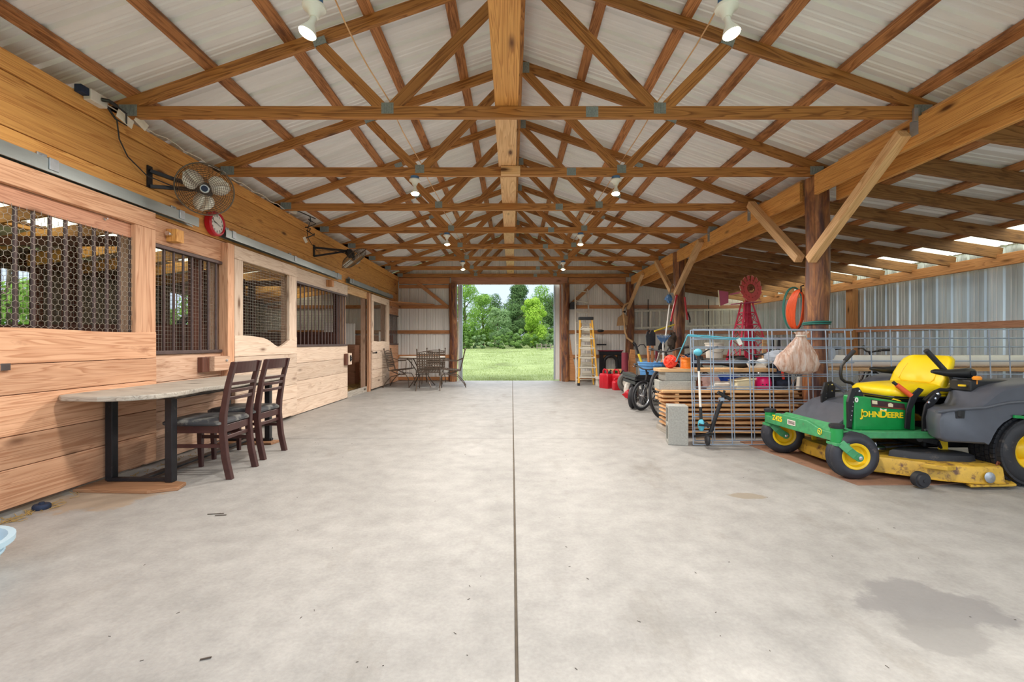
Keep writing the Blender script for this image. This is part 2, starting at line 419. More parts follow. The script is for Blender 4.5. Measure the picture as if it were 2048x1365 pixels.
def stain(cx,cy,rx,ry,col,soft,cur):
    """a damp or oily patch with its own outline"""
    mp=nd(nt,'ShaderNodeMapping');mp.inputs['Location'].default_value=(-cx/rx,-cy/ry,0);mp.inputs['Scale'].default_value=(1/rx,1/ry,0);L(tc.outputs['Object'],mp.inputs['Vector'])
    nn=nd(nt,'ShaderNodeTexNoise',Scale=4.5,Detail=6.0,Roughness=.65);L(tc.outputs['Object'],nn.inputs['Vector'])
    ln=nd(nt,'ShaderNodeVectorMath',operation='LENGTH');L(mp.outputs[0],ln.inputs[0])
    a=nd(nt,'ShaderNodeMath',operation='MULTIPLY_ADD');a.inputs[1].default_value=1.6;L(nn.outputs['Fac'],a.inputs[0]);L(ln.outputs['Value'],a.inputs[2])
    r=ramp(nt,[(.55+.35,(.75,.75,.75)),(.9+.35+soft*0,(0,0,0))]);
    sc=nd(nt,'ShaderNodeMath',operation='MULTIPLY');sc.inputs[1].default_value=.62;L(a.outputs[0],sc.inputs[0]);L(sc.outputs[0],r.inputs['Fac'])
    mx=nd(nt,'ShaderNodeMix',data_type='RGBA');L(r.outputs['Color'],mx.inputs[0]);L(cur,mx.inputs[6]);mx.inputs[7].default_value=lin(col);return mx.outputs[2]
STAIN_HOOK=(stain,)
cur=stain(1.62,1.76,.34,.2,(128,126,126),0,cur)
cur=stain(1.52,1.56,.2,.14,(134,132,130),0,cur)
cur=stain(1.56,3.0,.16,.08,(140,128,110),0,cur)
cur=stain(-2.75,2.95,.5,.35,(160,140,118),0,cur)
cur=stain(2.1,5.0,.3,.5,(160,142,122),0,cur)
L(cur,b.inputs['Base Color']);b.inputs['Roughness'].default_value=.55;b.inputs['Specular IOR Level'].default_value=.35
bp=nd(nt,'ShaderNodeBump',Strength=.25,Distance=.006);L(n3.outputs['Fac'],bp.inputs['Height']);L(bp.outputs['Normal'],b.inputs['Normal'])
plain('joint_dark',(96,86,74),.9,0,.2,20)
# field
m,nt,b,L=new('field')
tc=nd(nt,'ShaderNodeTexCoord')
n1=nd(nt,'ShaderNodeTexNoise',Scale=1.0,Detail=8.0,Roughness=.65);mp=nd(nt,'ShaderNodeMapping');mp.inputs['Scale'].default_value=(.7,.45,1);L(tc.outputs['Object'],mp.inputs['Vector']);L(mp.outputs[0],n1.inputs['Vector'])
r=ramp(nt,[(.28,lin((94,99,66))),(.42,lin((120,133,84))),(.62,lin((140,153,102))),(.8,lin((156,163,120)))]);L(n1.outputs['Fac'],r.inputs['Fac']);L(r.outputs['Color'],b.inputs['Base Color'])
b.inputs['Roughness'].default_value=.9;b.inputs['Specular IOR Level'].default_value=.1
SKY=1.25; SUN=0.9; EXPO=1.22
# ================================================================ the building
def struct(name,mb,mat,parent=None,**k):
    return mb.build(name,mat,parent,kind=None if parent else 'structure',**k)
XL=-3.02; XB=3.13; YF=12.0; YR=-.6      # stall front, right beam, far wall, rear end
RX=.09                                   # ridge
def roofz(x):
    """underside of the metal roof (absolute height)"""
    d=abs(x-RX)
    if x>3.42: return CAMZ+1.70-.153*(x-3.3)
    if x<-3.25: return CAMZ+1.80-.15*(-3.25-x)
    return CAMZ+2.99-.345*d
# --- floor: poured slabs with joints
def slabmb():
    mb=MB(); g=.005
    xs=[-6.7,-3.06,.015,3.45,6.4]; ys=[YR-.4,1.02,4.8,8.5,YF+.12]
    for i in range(4):
        for j in range(4):
            mb.box(xs[i]+g,ys[j]+g*.6,-.12,xs[i+1]-g,ys[j+1]-g*.6,0)
    return mb
fo=struct('floor',slabmb(),'concrete',org=(0,0,0),bevel=.004)
mb=MB();mb.box(-6.7,YR-.4,-.2,6.4,YF+.1,-.008);struct('joint_filler',mb,'joint_dark',fo)
# --- corrugated sheets
PITCH=.2286
def profile(L,amp=1.0,pitch=PITCH,minor=True):
    pts=[];u=0
    while u<L:
        base=[(0,0)]
        if minor: base+=[(.05,0),(.058,.004),(.068,.004),(.076,0),(.104,0),(.112,.004),(.122,.004),(.13,0)]
        base+=[(.166,0),(.182,.02),(.206,.02),(.2220,0)]
        for (a,h) in base:
            if u+a<L: pts.append((u+a,h*amp))
        u+=pitch
    pts.append((L,0));return pts
def siding(mb,o,eu,en,L,z0,z1,amp=1.0,minor=True):
    o=V(o);eu=V(eu);en=V(en);pr=profile(L,amp,minor=minor)
    a=[];b=[]
    for u,h in pr:
        p=o+eu*u+en*h; zz=z1(p.x) if callable(z1) else z1
        a.append(V((p.x,p.y,z0)));b.append(V((p.x,p.y,max(zz,z0+.001))))
    mb.quadstrip(a,b);return mb
# far wall (inside ribs face away from us, so the pan is seen)
top=lambda x:roofz(x)-.005
mb=MB()
siding(mb,(-6.6,YF,0),(1,0,0),(0,1,0),5.14,0,top)
siding(mb,(1.32,YF,0),(1,0,0),(0,1,0),5.06,0,top)
siding(mb,(-1.46,YF,0),(1,0,0),(0,1,0),2.78,CAMZ+1.55,top)
wf=struct('wall_far',mb,'far_sheet',solid=.0012)
# right wall of the lean-to
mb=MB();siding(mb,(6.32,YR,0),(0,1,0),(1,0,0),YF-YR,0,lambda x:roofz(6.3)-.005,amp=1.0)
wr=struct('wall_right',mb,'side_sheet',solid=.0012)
# left outer wall with open windows
def outer(mb,y0,y1,z0,z1): siding(mb,(-6.6,y0,0),(0,1,0),(-1,0,0),y1-y0,z0,z1)
mb=MB();zt=roofz(-6.6)-.005
wins=[(3.2,3.9),(4.95,6.15),(8.55,9.25)]
y=YR
for a,b_ in wins:
    outer(mb,y,a,0,zt);outer(mb,a,b_,0,1.12);outer(mb,a,b_,2.02,zt);y=b_
outer(mb,y,YF,0,zt)
wo=struct('wall_outer',mb,'dull_sheet',solid=.0012)
mb=MB()
for z in (.55,1.09,2.05): mb.box(-6.58,YR,z,-6.54,YF,z+.09)
for a,b_ in wins:
    mb.box(-6.58,a-.09,0,-6.5,a,zt-.02);mb.box(-6.58,b_,0,-6.5,b_+.09,zt-.02)
struct('wall_outer_framing',mb,'dark_stall_wood',wo)
k=0
for a,b_ in wins:
    k+=1
    mb=MB();mb.box(-6.56,a,1.12,-6.53,b_,1.16);mb.box(-6.56,a,1.98,-6.53,b_,2.02)
    w=struct('window_%d'%(k+10),mb,'dark_bar');n=max(2,int((b_-a)/.2))
    for i in range(1,n):
        m2=MB();m2.tube([(-6.545,a+(b_-a)*i/n,1.14),(-6.545,a+(b_-a)*i/n,2.0)],.011,6);m2.build('bar','dark_bar',w)
# roof sheets
def sheetroof(mb,xa,xb,y0,y1,lift=0):
    pr=profile(y1-y0,1.2);a=[];b=[]
    for u,h in pr:
        a.append(V((xa,y0+u,roofz(xa)+h+lift)));b.append(V((xb,y0+u,roofz(xb)+h+lift)))
    mb.quadstrip(a,b)
RY0=YR
mb=MB();sheetroof(mb,-3.24,RX,RY0,YF+.15);sheetroof(mb,RX,3.42,RY0,YF+.15)
ce=struct('ceiling_main',mb,'roof_sheet',solid=.0012)
mb=MB();sheetroof(mb,3.425,5.62,RY0,YF+.15);sheetroof(mb,6.28,6.5,RY0,YF+.15)
ce2=struct('ceiling_right',mb,'roof_sheet',solid=.0012)
mb=MB();sheetroof(mb,5.62,6.28,RY0,YF+.15,.003);struct('skylight_strip',mb,'skylight',ce2)
mb=MB();sheetroof(mb,-5.3,-3.255,RY0,YF+.15);sheetroof(mb,-6.75,-5.75,RY0,YF+.15)
ce3=struct('ceiling_left',mb,'roof_sheet',solid=.0012)
mb=MB();sheetroof(mb,-5.75,-5.3,RY0,YF+.15,.003);struct('skylight_strip',mb,'skylight',ce3)
mb=MB();mb.box(3.40,RY0,CAMZ+1.66,3.43,YF,roofz(3.41)-.01);mb.box(-3.27,RY0,roofz(-3.27)-.01,-3.24,YF,roofz(-3.24)-.01)
struct('trim_1',mb,'rafter_wood')

# --- trusses
def truss(name,label):
    t=local(name,label,'roof truss','fink trusses across the aisle')
    zc=CAMZ+1.737; xl=XL+.03; xr=3.30
    mb=MB();mb.box(xl-.13,-.019,zc,xr+.04,.019,zc+.09,0);mb.build('bottom_chord','truss_wood',t,bevel=.003)
    ap=CAMZ+2.95
    for sx,xe in ((-1,xl-.2),(1,xr+.1)):
        d=abs(xe-RX); ze=ap-.345*d
        m2=MB();off=V((sx*.345,0,1)).normalized()*(-.045)
        m2.bar(V((RX-sx*.01,0,ap))+off,V((xe,0,ze))+off,.038,.09,up=(sx*.345,0,1));m2.build('top_chord','truss_wood',t,bevel=.003)
    half=3.15;n1=half/3;q=half/2
    for sx in (-1,1):
        N=V((RX+sx*n1,0,zc+.075));A=V((RX+sx*.03,0,ap-.11));Q=V((RX+sx*q,0,ap-.345*q-.10))
        for P,Qq in ((N+V((-sx*.03,0,0)),A),(N+V((sx*.04,0,0)),Q)):
            m2=MB();m2.bar(P,Qq,.036,.088,up=(0,0,1));m2.build('web','truss_wood',t,bevel=.003)
        m2=MB();m2.box(N.x-.047,-.0205,zc+.03,N.x+.047,.0205,zc+.115);gusset(m2,N.x,zc+.072,.047,.042)
        m2.build('gusset_plate','gusset',t)
        m2=MB();u=V((sx,0,-.345)).normalized();w=V((0,0,1)).cross(u)
        m2.frame(Q+V((0,0,.02)),V((sx*-.345*-1,0,0)).normalized() if 0 else u,V((0,1,0)),u.cross(V((0,1,0))),.05,.0205,.03);m2.build('gusset_plate','gusset',t)
        xe=xl+.03 if sx<0 else xr-.13
        m2=MB();m2.box(xe-.07,-.0205,zc+.012,xe+.07,.0205,zc+.10);gusset(m2,xe,zc+.055,.07,.044);m2.build('gusset_plate','gusset',t)
    m2=MB();m2.box(RX+.48,-.0205,zc+.005,RX+.575,.0205,zc+.085);gusset(m2,RX+.527,zc+.045,.047,.04);m2.build('splice_plate','gusset',t)
    m2=MB();m2.box(RX-.09,-.0205,ap-.14,RX+.09,.0205,ap-.03);m2.build('gusset_plate','gusset',t)
    return t
def gusset(mb,x,z,hx,hz):
    """punched rows of teeth"""
    for i in (-.6,-.2,.2,.6):
        mb.box(x+i*hx-.004,-.0235,z-hz*.85,x+i*hx+.004,.0235,z+hz*.85)
TY=[3.487+1.211*(i-1) for i in range(9)];TY[0]=2.235
tr0=truss('roof_truss','wooden roof truss just above the camera, carrying the two nearest bulbs');tr0.location.y=TY[0]
tl=['nearest fully seen wooden roof truss, its bottom chord highest in view',
 'second wooden roof truss from the front, pale block nailed over the centre plank',
 'third wooden roof truss from the front, just behind the second pair of bulbs',
 'fourth wooden roof truss from the front, over the second wall fan',
 'fifth wooden roof truss from the front, meeting the second log post',
 'sixth wooden roof truss from the front, just before the last pair of bulbs',
 'seventh wooden roof truss from the front, last before the end wall',
 'wooden roof truss against the end wall above the big doorway']
for i in range(1,9):
    c=copy_tree(tr0);c.location.y=TY[i] if i<8 else YF-.08;c['label']=tl[i-1]
# plank along the middle of the chords and its block
mb=MB();zz=CAMZ+1.829
segs=[(YR,3.49+.05),(3.49+.052,4.75),(4.752,7.2),(7.202,9.6),(9.602,YF-.03)]
cp=thing('catwalk_plank','long pale plank laid along the truss chords under the ridge','plank',(-.045,6,zz))
for i,(a,b_) in enumerate(segs):
    m2=MB();dx=.004*(-1)**i;m2.box(-.135+dx,a,zz,.045+dx,b_,zz+.036,1);m2.build('plank_board','pale_wood' if i else 'gold_wood',cp,bevel=.003)
mb=MB();mb.box(-.115,TY[2]-.062,CAMZ+1.735,.085,TY[2]-.021,CAMZ+1.825);tag(mb.build('wood_block','pale_wood',bevel=.003),'short pale wood block nailed on the second truss at the centre','block')
# purlins (under the sheets, over the chords)
def purlin(x,label,group,y0=YR,y1=YF-.02):
    mb=MB();zt=roofz(x)-.003;sx=1 if x>RX else -1
    sl=.345 if -3.3<x<3.42 else .153
    mb.frame(V((x,(y0+y1)/2,zt-.02)),V((0,1,0)),V((1,0,-sx*sl)).normalized(),V((sx*sl,0,1)).normalized(),(y1-y0)/2,.045,.019)
    tag(mb.build('purlin','purlin_wood',bevel=.003),label,'purlin',group)
for i,x in enumerate((-.5,-1.11,-1.72,-2.33,-2.93)): purlin(x,'%s brown purlin left of the ridge, running the length of the main roof'%ORD[i],'purlins of the left roof slope')
for i,x in enumerate((.72,1.35,1.96,2.57,3.12)): purlin(x,'%s brown purlin right of the ridge, running the length of the main roof'%ORD[i],'purlins of the right roof slope')
mb=MB();mb.box(RX-.02,YR,CAMZ+2.80,RX+.02,YF-.02,CAMZ+2.965,1);tag(mb.build('ridge_board','truss_wood',bevel=.003),'dark ridge board running along the very top of the main roof','ridge board')
# --- right beam, posts, braces
def wood_thing(name,label,cat,mb,mat,group=None,bevel=.004,**k):
    return tag(mb.build(name,mat,bevel=bevel,**k),label,cat,group)
be=thing('support_beam','long doubled golden beam on log posts between aisle and lean-to','beam',(3.2,6,2.55))
for i,(a,b_) in enumerate(((YR,4.632),(4.868,8.49),(8.71,11.75))):
    m2=MB();m2.box(XB-.02,a,CAMZ+1.525,XB+.02,b_,CAMZ+1.735,1);m2.build('beam_plank','gold_wood',be,bevel=.004)
    m2=MB();m2.box(3.335,a,CAMZ+1.47,3.375,b_,CAMZ+1.69,1);m2.build('beam_plank','gold_wood',be,bevel=.004)
for a,b_ in ((2.6,4.35),(4.9,5.35),(5.6,6.6),(8.9,9.9)):
    m2=MB();m2.box(XB+.022,a,CAMZ+1.60,XB+.06,b_,CAMZ+1.775,1);m2.build('packing_board','pale_wood',be,bevel=.004)
def post(x,y,r,h,label,group='round log posts'):
    mb=MB();pts=[];rr=[]
    for i in range(15):
        t=i/14;pts.append((x+.012*math.sin(t*7+x),y+.01*math.cos(t*5+y),h*t));rr.append(r*(1.04-.08*t+.02*math.sin(t*19+x*3)))
    mb.tube(pts,rr,20)
    return tag(mb.build('log_post','post_wood',smooth=True),label,'post',group)
post(3.215,4.75,.112,CAMZ+1.73,'near round log post behind the wire panel, twine tied around it')
post(3.19,8.6,.105,CAMZ+1.73,'middle round log post beside the blue tub of tools')
post(3.11,YF-.13,.105,CAMZ+1.60,'log post at the end wall beside the hanging ladder')
post(-1.55,YF-.12,.108,CAMZ+1.56,'log post left of the big doorway')
post(1.41,YF-.12,.10,CAMZ+1.56,'dark log post right of the big doorway')
def brace(a,b_,label,mat='pale_wood',w=.085,h=.085,up=(1,0,0),grp='diagonal braces'):
    mb=MB();mb.bar(a,b_,w,h,up=up);wood_thing('diagonal_brace',label,'brace',mb,mat,grp)
bx=XB-.065
brace((bx,3.52,CAMZ+1.64),(bx+.03,4.66,CAMZ+.86),'big pale diagonal brace on the near side of the near log post')
brace((bx,5.78,CAMZ+1.78),(bx+.03,4.84,CAMZ+.90),'pale diagonal brace on the far side of the near log post')
brace((bx,7.3,CAMZ+1.66),(bx+.03,8.50,CAMZ+.92),'pale diagonal brace on the near side of the middle log post')
brace((bx,9.55,CAMZ+1.72),(bx+.02,8.70,CAMZ+1.0),'pale diagonal brace on the far side of the middle log post')
brace((bx,10.55,CAMZ+1.62),(bx-.02,11.8,CAMZ+.90),'pale diagonal brace rising from the log post at the end wall',w=.07,h=.07)
for i,k in enumerate((1,3,4)):
    y=TY[k];mb=MB();mb.box(XB-.0235,y-.045,CAMZ+1.60,XB-.0205,y+.03,CAMZ+1.72);mb.box(XB-.05,y-.045,CAMZ+1.70,XB-.02,y-.0225,CAMZ+1.80);
    tag(mb.build('truss_tie','galv',bevel=.001),'%s galvanised tie plate fixing a truss to the golden beam'%('nearest','middle','farthest')[i],'tie plate','truss tie plates')
# --- right lean-to
mb=MB();mb.box(6.16,YR,CAMZ+.97,6.20,YF,CAMZ+1.12,1)
wood_thing('eave_plate','long brown eave plate on top of the right metal wall','beam',mb,'far_wood')
n=0;y=.9
while y<YF-.1:
    mb=MB();mb.bar((3.38,y,CAMZ+1.5755),(6.24,y,CAMZ+1.587-.153*2.935),.038,.14,up=(0,0,1))
    lb='%s lean-to rafter from the front, sloping from beam to right wall'%(ORD[n] if n<16 else 'seventeenth' if n==16 else 'eighteenth' if n==17 else 'last')
    wood_thing('rafter',lb,'rafter',mb,'rafter_wood','rafters of the right lean-to',.003);n+=1;y+=.605
for i,x in enumerate((3.75,4.36,4.97,5.58)):
    purlin(x,'%s purlin over the lean-to rafters, counted from the golden beam'%ORD[i],'purlins of the right lean-to')
mb=MB();mb.box(6.2,8.2,0,6.31,8.36,CAMZ+.98,2);wood_thing('wall_post','square brown post standing against the right metal wall','post',mb,'far_wood')
for i,z in enumerate((.10,.66,1.21)):
    mb=MB();mb.box(6.27,YR,z,6.31,YF,z+.09,1);struct('trim_%d'%(2+i),mb,'pink_wood')
# --- far wall timber
gi=5
def girt(x0,x1,z,h=.09,mat='far_wood',d=.04,y1=YF-.002):
    global gi
    mb=MB();mb.box(x0,y1-d,z,x1,y1,z+h,0);struct('trim_%d'%gi,mb,mat,bevel=.003);gi+=1
for z in (.02,.61,1.26,1.93):
    girt(-6.5,-1.66,z);
    girt(1.5,3.0,z);girt(3.22,6.26,z,mat='pink_wood')
girt(-3.0,-1.66,2.47,.085)
girt(-3.0,-1.66,CAMZ+1.565,.16,'far_wood',.045);girt(1.5,3.02,CAMZ+1.565,.16,'far_wood',.045)
girt(-1.62,1.48,CAMZ+1.555,.205,'pink_wood',.05)
girt(-3.0,3.02,CAMZ+1.735,.05,'far_wood',.06)
brace((-2.52,YF-.09,CAMZ+1.6),(-1.68,YF-.09,CAMZ+.93),'diagonal brace on the end wall left of the doorway','far_wood',.09,.04,(0,1,0),'end wall braces')
brace((2.22,YF-.09,CAMZ+1.62),(1.50,YF-.09,CAMZ+.96),'left of two diagonal braces meeting above the leaning ladders','far_wood',.09,.04,(0,1,0),'end wall braces')
brace((2.24,YF-.09,CAMZ+1.62),(2.99,YF-.09,CAMZ+.93),'right of two diagonal braces meeting above the leaning ladders','far_wood',.09,.04,(0,1,0),'end wall braces')
# door jambs and sliding metal leaf
mb=MB();mb.box(-1.44,YF-.02,0,-1.405,YF+.06,CAMZ+1.55);struct('trim_%d'%gi,mb,'white_dirty');gi+=1
mb=MB();mb.box(-1.405,YF+.02,0,-1.33,YF+.14,CAMZ+1.55);struct('trim_%d'%gi,mb,'galv');gi+=1
mb=MB();siding(mb,(1.13,YF+.1,.03),(1,0,0),(0,1,0),1.3,.03,CAMZ+1.6)
d=struct('door_9',mb,'far_sheet',solid=.002)
mb=MB();mb.box(1.12,YF+.07,.03,1.16,YF+.13,CAMZ+1.6);struct('door_edge',mb,'galv',d)
mb=MB();mb.box(1.27,YF-.02,0,1.315,YF+.05,CAMZ+1.55);struct('trim_%d'%gi,mb,'pink_wood');gi+=1
# --- stall front on the left
mb=MB()
mb.box(XL-.04,YR,2.645,XL+.012,YF-.05,2.765,1)
for z0,z1 in ((2.315,2.64),(2.085,2.31)): mb.box(XL-.04,YR,z0,XL,YF-.05,z1,1)
wl=struct('wall_left',mb,'gold_wood',bevel=.004)
def boards(y0,y1,zs,mat,x0=XL-.04,x1=XL,name='wall_boards'):
    mb=MB()
    for a,b_ in zip(zs[:-1],zs[1:]): mb.box(x0,y0,a+.002,x1,y1,b_-.002,1)
    return struct(name,mb,mat,wl,bevel=.004)
boards(YR,1.1,(0.01,.26,.52,.78,1.04,1.3,1.56,1.82,2.08),'stall_red')
boards(3.72,4.74,(.01,.2,.43,.68,.92),'stall_wood')
boards(3.72,4.74,(1.865,2.08),'stall_red')
boards(4.74,6.15,(1.90,2.08),'pale_wood')
boards(6.15,8.27,(.01,.22,.48,.73,.965),'stall_pale')
boards(6.15,8.27,(1.885,2.08),'stall_pale')
boards(8.27,10.85,(1.93,2.08),'pale_wood')
boards(10.85,YF-.05,(.01,.25,.5,.75,.97),'stall_red')
boards(10.85,YF-.05,(1.72,1.9,2.08),'stall_red')
mb=MB()
for y0,y1 in ((3.62,3.72),(4.66,4.76),(6.13,6.25),(8.2,8.28),(9.36,9.46),(10.78,10.86)):
    mb.box(XL-.13,y0,0,XL-.042,y1,2.1,2)
struct('wall_studs',mb,'stall_wood',wl,bevel=.004)
mb=MB();mb.box(XL-.02,4.665,.55,XL+.075,4.775,2.06,2);struct('door_jamb',mb,'stall_red',wl,bevel=.004)
mb=MB();mb.box(XL,9.36,.0,XL+.05,9.46,2.06,2);struct('door_jamb',mb,'stall_red',wl,bevel=.004)
# door sill of the open stall
mb=MB();mb.box(XL-.04,8.28,0,XL,9.4,.11,1);struct('door_sill',mb,'gray_wood',wl,bevel=.004)
def grid(mb,y0,y1,z0,z1,x,sp,r):
    n=max(1,round((y1-y0)/sp))
    for i in range(n+1):
        y=y0+(y1-y0)*i/n;mb.box(x-r,y-r,z0,x+r,y+r,z1,2)
    n=max(1,round((z1-z0)/sp))
    for i in range(n+1):
        z=z0+(z1-z0)*i/n;mb.box(x-r,y0,z-r,x+r,y1,z+r,1)
def hexwire(mb,y0,y1,z0,z1,x,s,r):
    w=s*math.sqrt(3);seen=set();row=0;z=z0-s
    while z<z1+s:
        y=y0-w+(w/2 if row%2 else 0)
        while y<y1+w:
            c=[(y+s*math.sin(R(60*k)),z+s*math.cos(R(60*k))) for k in range(6)]
            for k in range(6):
                a=c[k];b_=c[(k+1)%6];key=tuple(sorted(((round(a[0]*500),round(a[1]*500)),(round(b_[0]*500),round(b_[1]*500)))))
                if key in seen: continue
                seen.add(key)
                if all(y0<=p[0]<=y1 and z0<=p[1]<=z1 for p in (a,b_)):
                    mb.bar((x,a[0],a[1]),(x,b_[0],b_[1]),r*2,r*2,up=(1,0,0))
            y+=w
        z+=s*1.5;row+=1
def window(n,y0,y1,z0,z1,step,r,mesh=None,rail=.03):
    mb=MB();mb.box(XL-.03,y0,z0-rail,XL+.022,y1,z0,1);mb.box(XL-.03,y0,z1,XL+.022,y1,z1+rail,1)
    w=struct('window_%d'%n,mb,'dark_bar',bevel=.003);k=int(round((y1-y0)/step))
    for i in range(k):
        m2=MB();y=y0+(i+.5)*(y1-y0)/k;m2.tube([(XL-.008,y,z0),(XL-.008,y,z1)],r,8);m2.build('bar','dark_bar',w,smooth=True)
    if mesh:
        m2=MB();grid(m2,y0,y1,z0,z1,XL-.03,mesh,.0009);m2.build('wire_mesh','wire',w)
    return w
window(1,3.74,4.66,.95,1.83,.115,.011,.035)
window(2,6.26,8.2,.995,1.855,.125,.0095)
window(3,10.88,YF-.1,1.0,1.70,.12,.011)
# sliding doors
def sdoor(n,y0,y1,zb,zp,zt,wmat,mesh,st=.18,wavy=False,bars=0):
    x0=XL+.028;x1=XL+.068
    mb=MB();mb.box(x0,y0,zt-.14,x1,y1,zt,1)
    d=struct('door_%d'%n,mb,wmat,bevel=.004)
    for a,b_ in ((y0,y0+st*.75),(y1-st,y1)):
        m2=MB();m2.box(x0,a,zp-.02,x1,b_,zt-.142,2);m2.build('stile',wmat,d,bevel=.004)
    k=5;m2=MB();hs=[zb+(zp-zb)*i/k for i in range(k+1)]
    hs[1]+=.02;hs[3]+=.03
    for a,b_ in zip(hs[:-2],hs[1:-1]): m2.box(x0+.004,y0,a+.002,x1+.006,y1,b_-.002,1)
    # top board with a chewed edge
    L=y1-y0;pl=[(0,hs[-2]+.002),(L,hs[-2]+.002)]
    for i in range(25):
        t=1-i/24;zz=zp+.006*math.sin(t*13)
        if wavy: zz+= (-.13*math.exp(-((t-.66)/.17)**2)+.02)
        pl.append((t*L,zz))
    m2.prism(pl,(x0+.004,y0,0),(0,1,0),(0,0,1),.04)
    m2.build('board_panel',wmat,d,bevel=.004)
    m2=MB()
    if mesh=='hex': hexwire(m2,y0+st*.5,y1-st+.02,zp-.05,1.86,x0+.012,.0245,.0009);m2.build('chicken_wire','wire',d)
    else: grid(m2,y0+st*.5,y1-st+.02,zp-.16,zt-.15,x0-.004,.033,.0009);m2.build('wire_mesh','wire',d)
    if bars:
        for i in range(bars):
            m2=MB();y=3.55-i*.103;m2.tube([(x0-.02,y,zp-.05),(x0-.02,y,zt-.2)],.0115,8);m2.build('bar','dark_bar',d,smooth=True)
    return d
d1=sdoor(1,1.2,3.73,.045,1.105,2.095,'stall_red','hex',.2,bars=22)
mb=MB();mb.box(XL-.0,1.25,1.845,XL+.026,3.55,1.955,1);mb.build('inner_rail','pink_wood',d1,bevel=.003)
mb=MB();mb.lathe([(0,0),(.012,0),(.012,.01),(.006,.012),(.006,.03),(0,.03)],(XL+.026,3.3,1.93),(1,0,0),10);mb.build('bolt','chrome',d1)
mb=MB();mb.box(XL+.075,2.58,.86,XL+.09,2.63,.9);mb.build('latch','chrome',d1)
d2=sdoor(2,4.79,6.17,.045,1.075,2.06,'stall_pale','grid',.2,wavy=True)
d3=sdoor(3,9.47,10.83,.04,1.05,2.05,'stall_pale','grid',.2)
mb=MB();mb.box(XL+.075,9.5,.80,XL+.09,9.75,.815);mb.box(XL+.075,9.72,.79,XL+.1,9.75,.83);mb.build('latch','black_steel',d3)
# tracks
def track(y0,y1,label,br):
    t=thing('door_track',label,'sliding door track',(XL+.05,(y0+y1)/2,2.1),'sliding door tracks')
    mb=MB();ex=V((1,0,0));pl=[(0,0),(.012,0),(.012,.012),(.004,.012),(.004,.078),(.066,.078),(.066,.012),(.058,.012),(.058,0),(.07,0),(.07,.084),(0,.084)]
    mb.prism(pl,(XL+.016,y1,2.105),(1,0,0),(0,0,1),1.0)
    # prism runs along -y
    for i in range(len(mb.v)):
        if mb.v[i].y<y1-.5: mb.v[i].y=y0
    mb.build('rail','track_metal',t)
    for y in br:
        m2=MB();m2.box(XL+.002,y-.03,2.17,XL+.016,y+.03,2.235);m2.box(XL+.002,y-.03,2.19,XL+.092,y+.03,2.197);m2.box(XL+.087,y-.03,2.12,XL+.093,y+.03,2.197);m2.lathe([(.009,0),(.009,.012),(0,.012)],(XL+.016,y,2.218),(1,0,0),8);m2.build('bracket','galv',t,bevel=.002)
track(.4,4.22,'near galvanised sliding door track over the wire-mesh stall door',(1.6,2.88,4.0))
track(4.62,7.75,'galvanised track over the stall door with the chewed board',(4.75,6.1,7.6))
track(8.15,11.1,'farthest galvanised track above the last stall door',(8.3,9.8,10.95))
# ================================================================ inside the stalls
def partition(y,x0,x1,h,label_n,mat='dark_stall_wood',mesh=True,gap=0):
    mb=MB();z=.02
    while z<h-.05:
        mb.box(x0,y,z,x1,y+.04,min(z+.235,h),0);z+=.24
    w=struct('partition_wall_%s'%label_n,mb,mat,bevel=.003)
    m2=MB()
    for x in (x0,(x0+x1)/2,x1-.09): m2.box(x,y+.04,0,x+.09,y+.13,2.1,2)
    m2.box(x0,y+.0,2.06,x1,y+.06,2.16,0);m2.build('frame','dark_stall_wood',w,bevel=.003)
    if mesh:
        m3=MB();sp=.045
        n=int((x1-x0)/sp)
        for i in range(n+1): m3.box(x0+i*sp-.0013,y+.02,h,x0+i*sp+.0013,y+.0226,2.06,2)
        for i in range(int((2.06-h)/sp)+1): m3.box(x0,y+.02,h+i*sp-.0013,x1,y+.0226,h+i*sp+.0013,0)
        m3.build('wire_mesh','wire',w)
    return w
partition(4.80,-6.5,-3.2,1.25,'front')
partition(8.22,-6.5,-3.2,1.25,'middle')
mb=MB()
for z in (.02,.26,.5,.74,.98): mb.box(-6.5,YF-.09,z,-3.15,YF-.055,z+.235,0)
struct('kickboards',mb,'pink_wood',bevel=.003)
mb=MB();z=.02
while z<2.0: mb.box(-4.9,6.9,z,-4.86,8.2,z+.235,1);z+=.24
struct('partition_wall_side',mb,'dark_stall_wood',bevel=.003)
mb=MB();mb.box(-6.55,-.5,.0,-3.1,YF-.1,.03);struct('floor_stalls',mb,'stall_dirt')
n=0;y=1.0
while y<YF-.1:
    mb=MB();mb.bar((-3.1,y,CAMZ+1.62),(-6.5,y,CAMZ+1.62-.15*3.4),.038,.16)
    wood_thing('stall_rafter','%s rafter over the horse stalls, counted from the front'%(ORD[n] if n<16 else 'last'),'rafter',mb,'gold_wood','rafters over the horse stalls',.003);n+=1;y+=.72
for i,x in enumerate((-3.6,-4.3,-5.05,-5.82)):
    mb=MB();mb.box(x-.045,YR,roofz(x)-.06,x+.045,YF-.05,roofz(x)-.02,1)
    wood_thing('stall_purlin','%s purlin over the stall rafters, counted from the aisle'%ORD[i],'purlin',mb,'gold_wood','purlins over the horse stalls',.003)
# two dark upright planks in the second stall window
for i,(y,x) in enumerate(((4.60,-3.16),(4.70,-3.10))):
    pass
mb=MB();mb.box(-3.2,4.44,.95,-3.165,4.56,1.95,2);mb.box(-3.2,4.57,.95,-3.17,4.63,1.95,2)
wood_thing('upright_planks','dark knotty upright planks just inside the barred stall window','plank',mb,'dark_stall_wood')
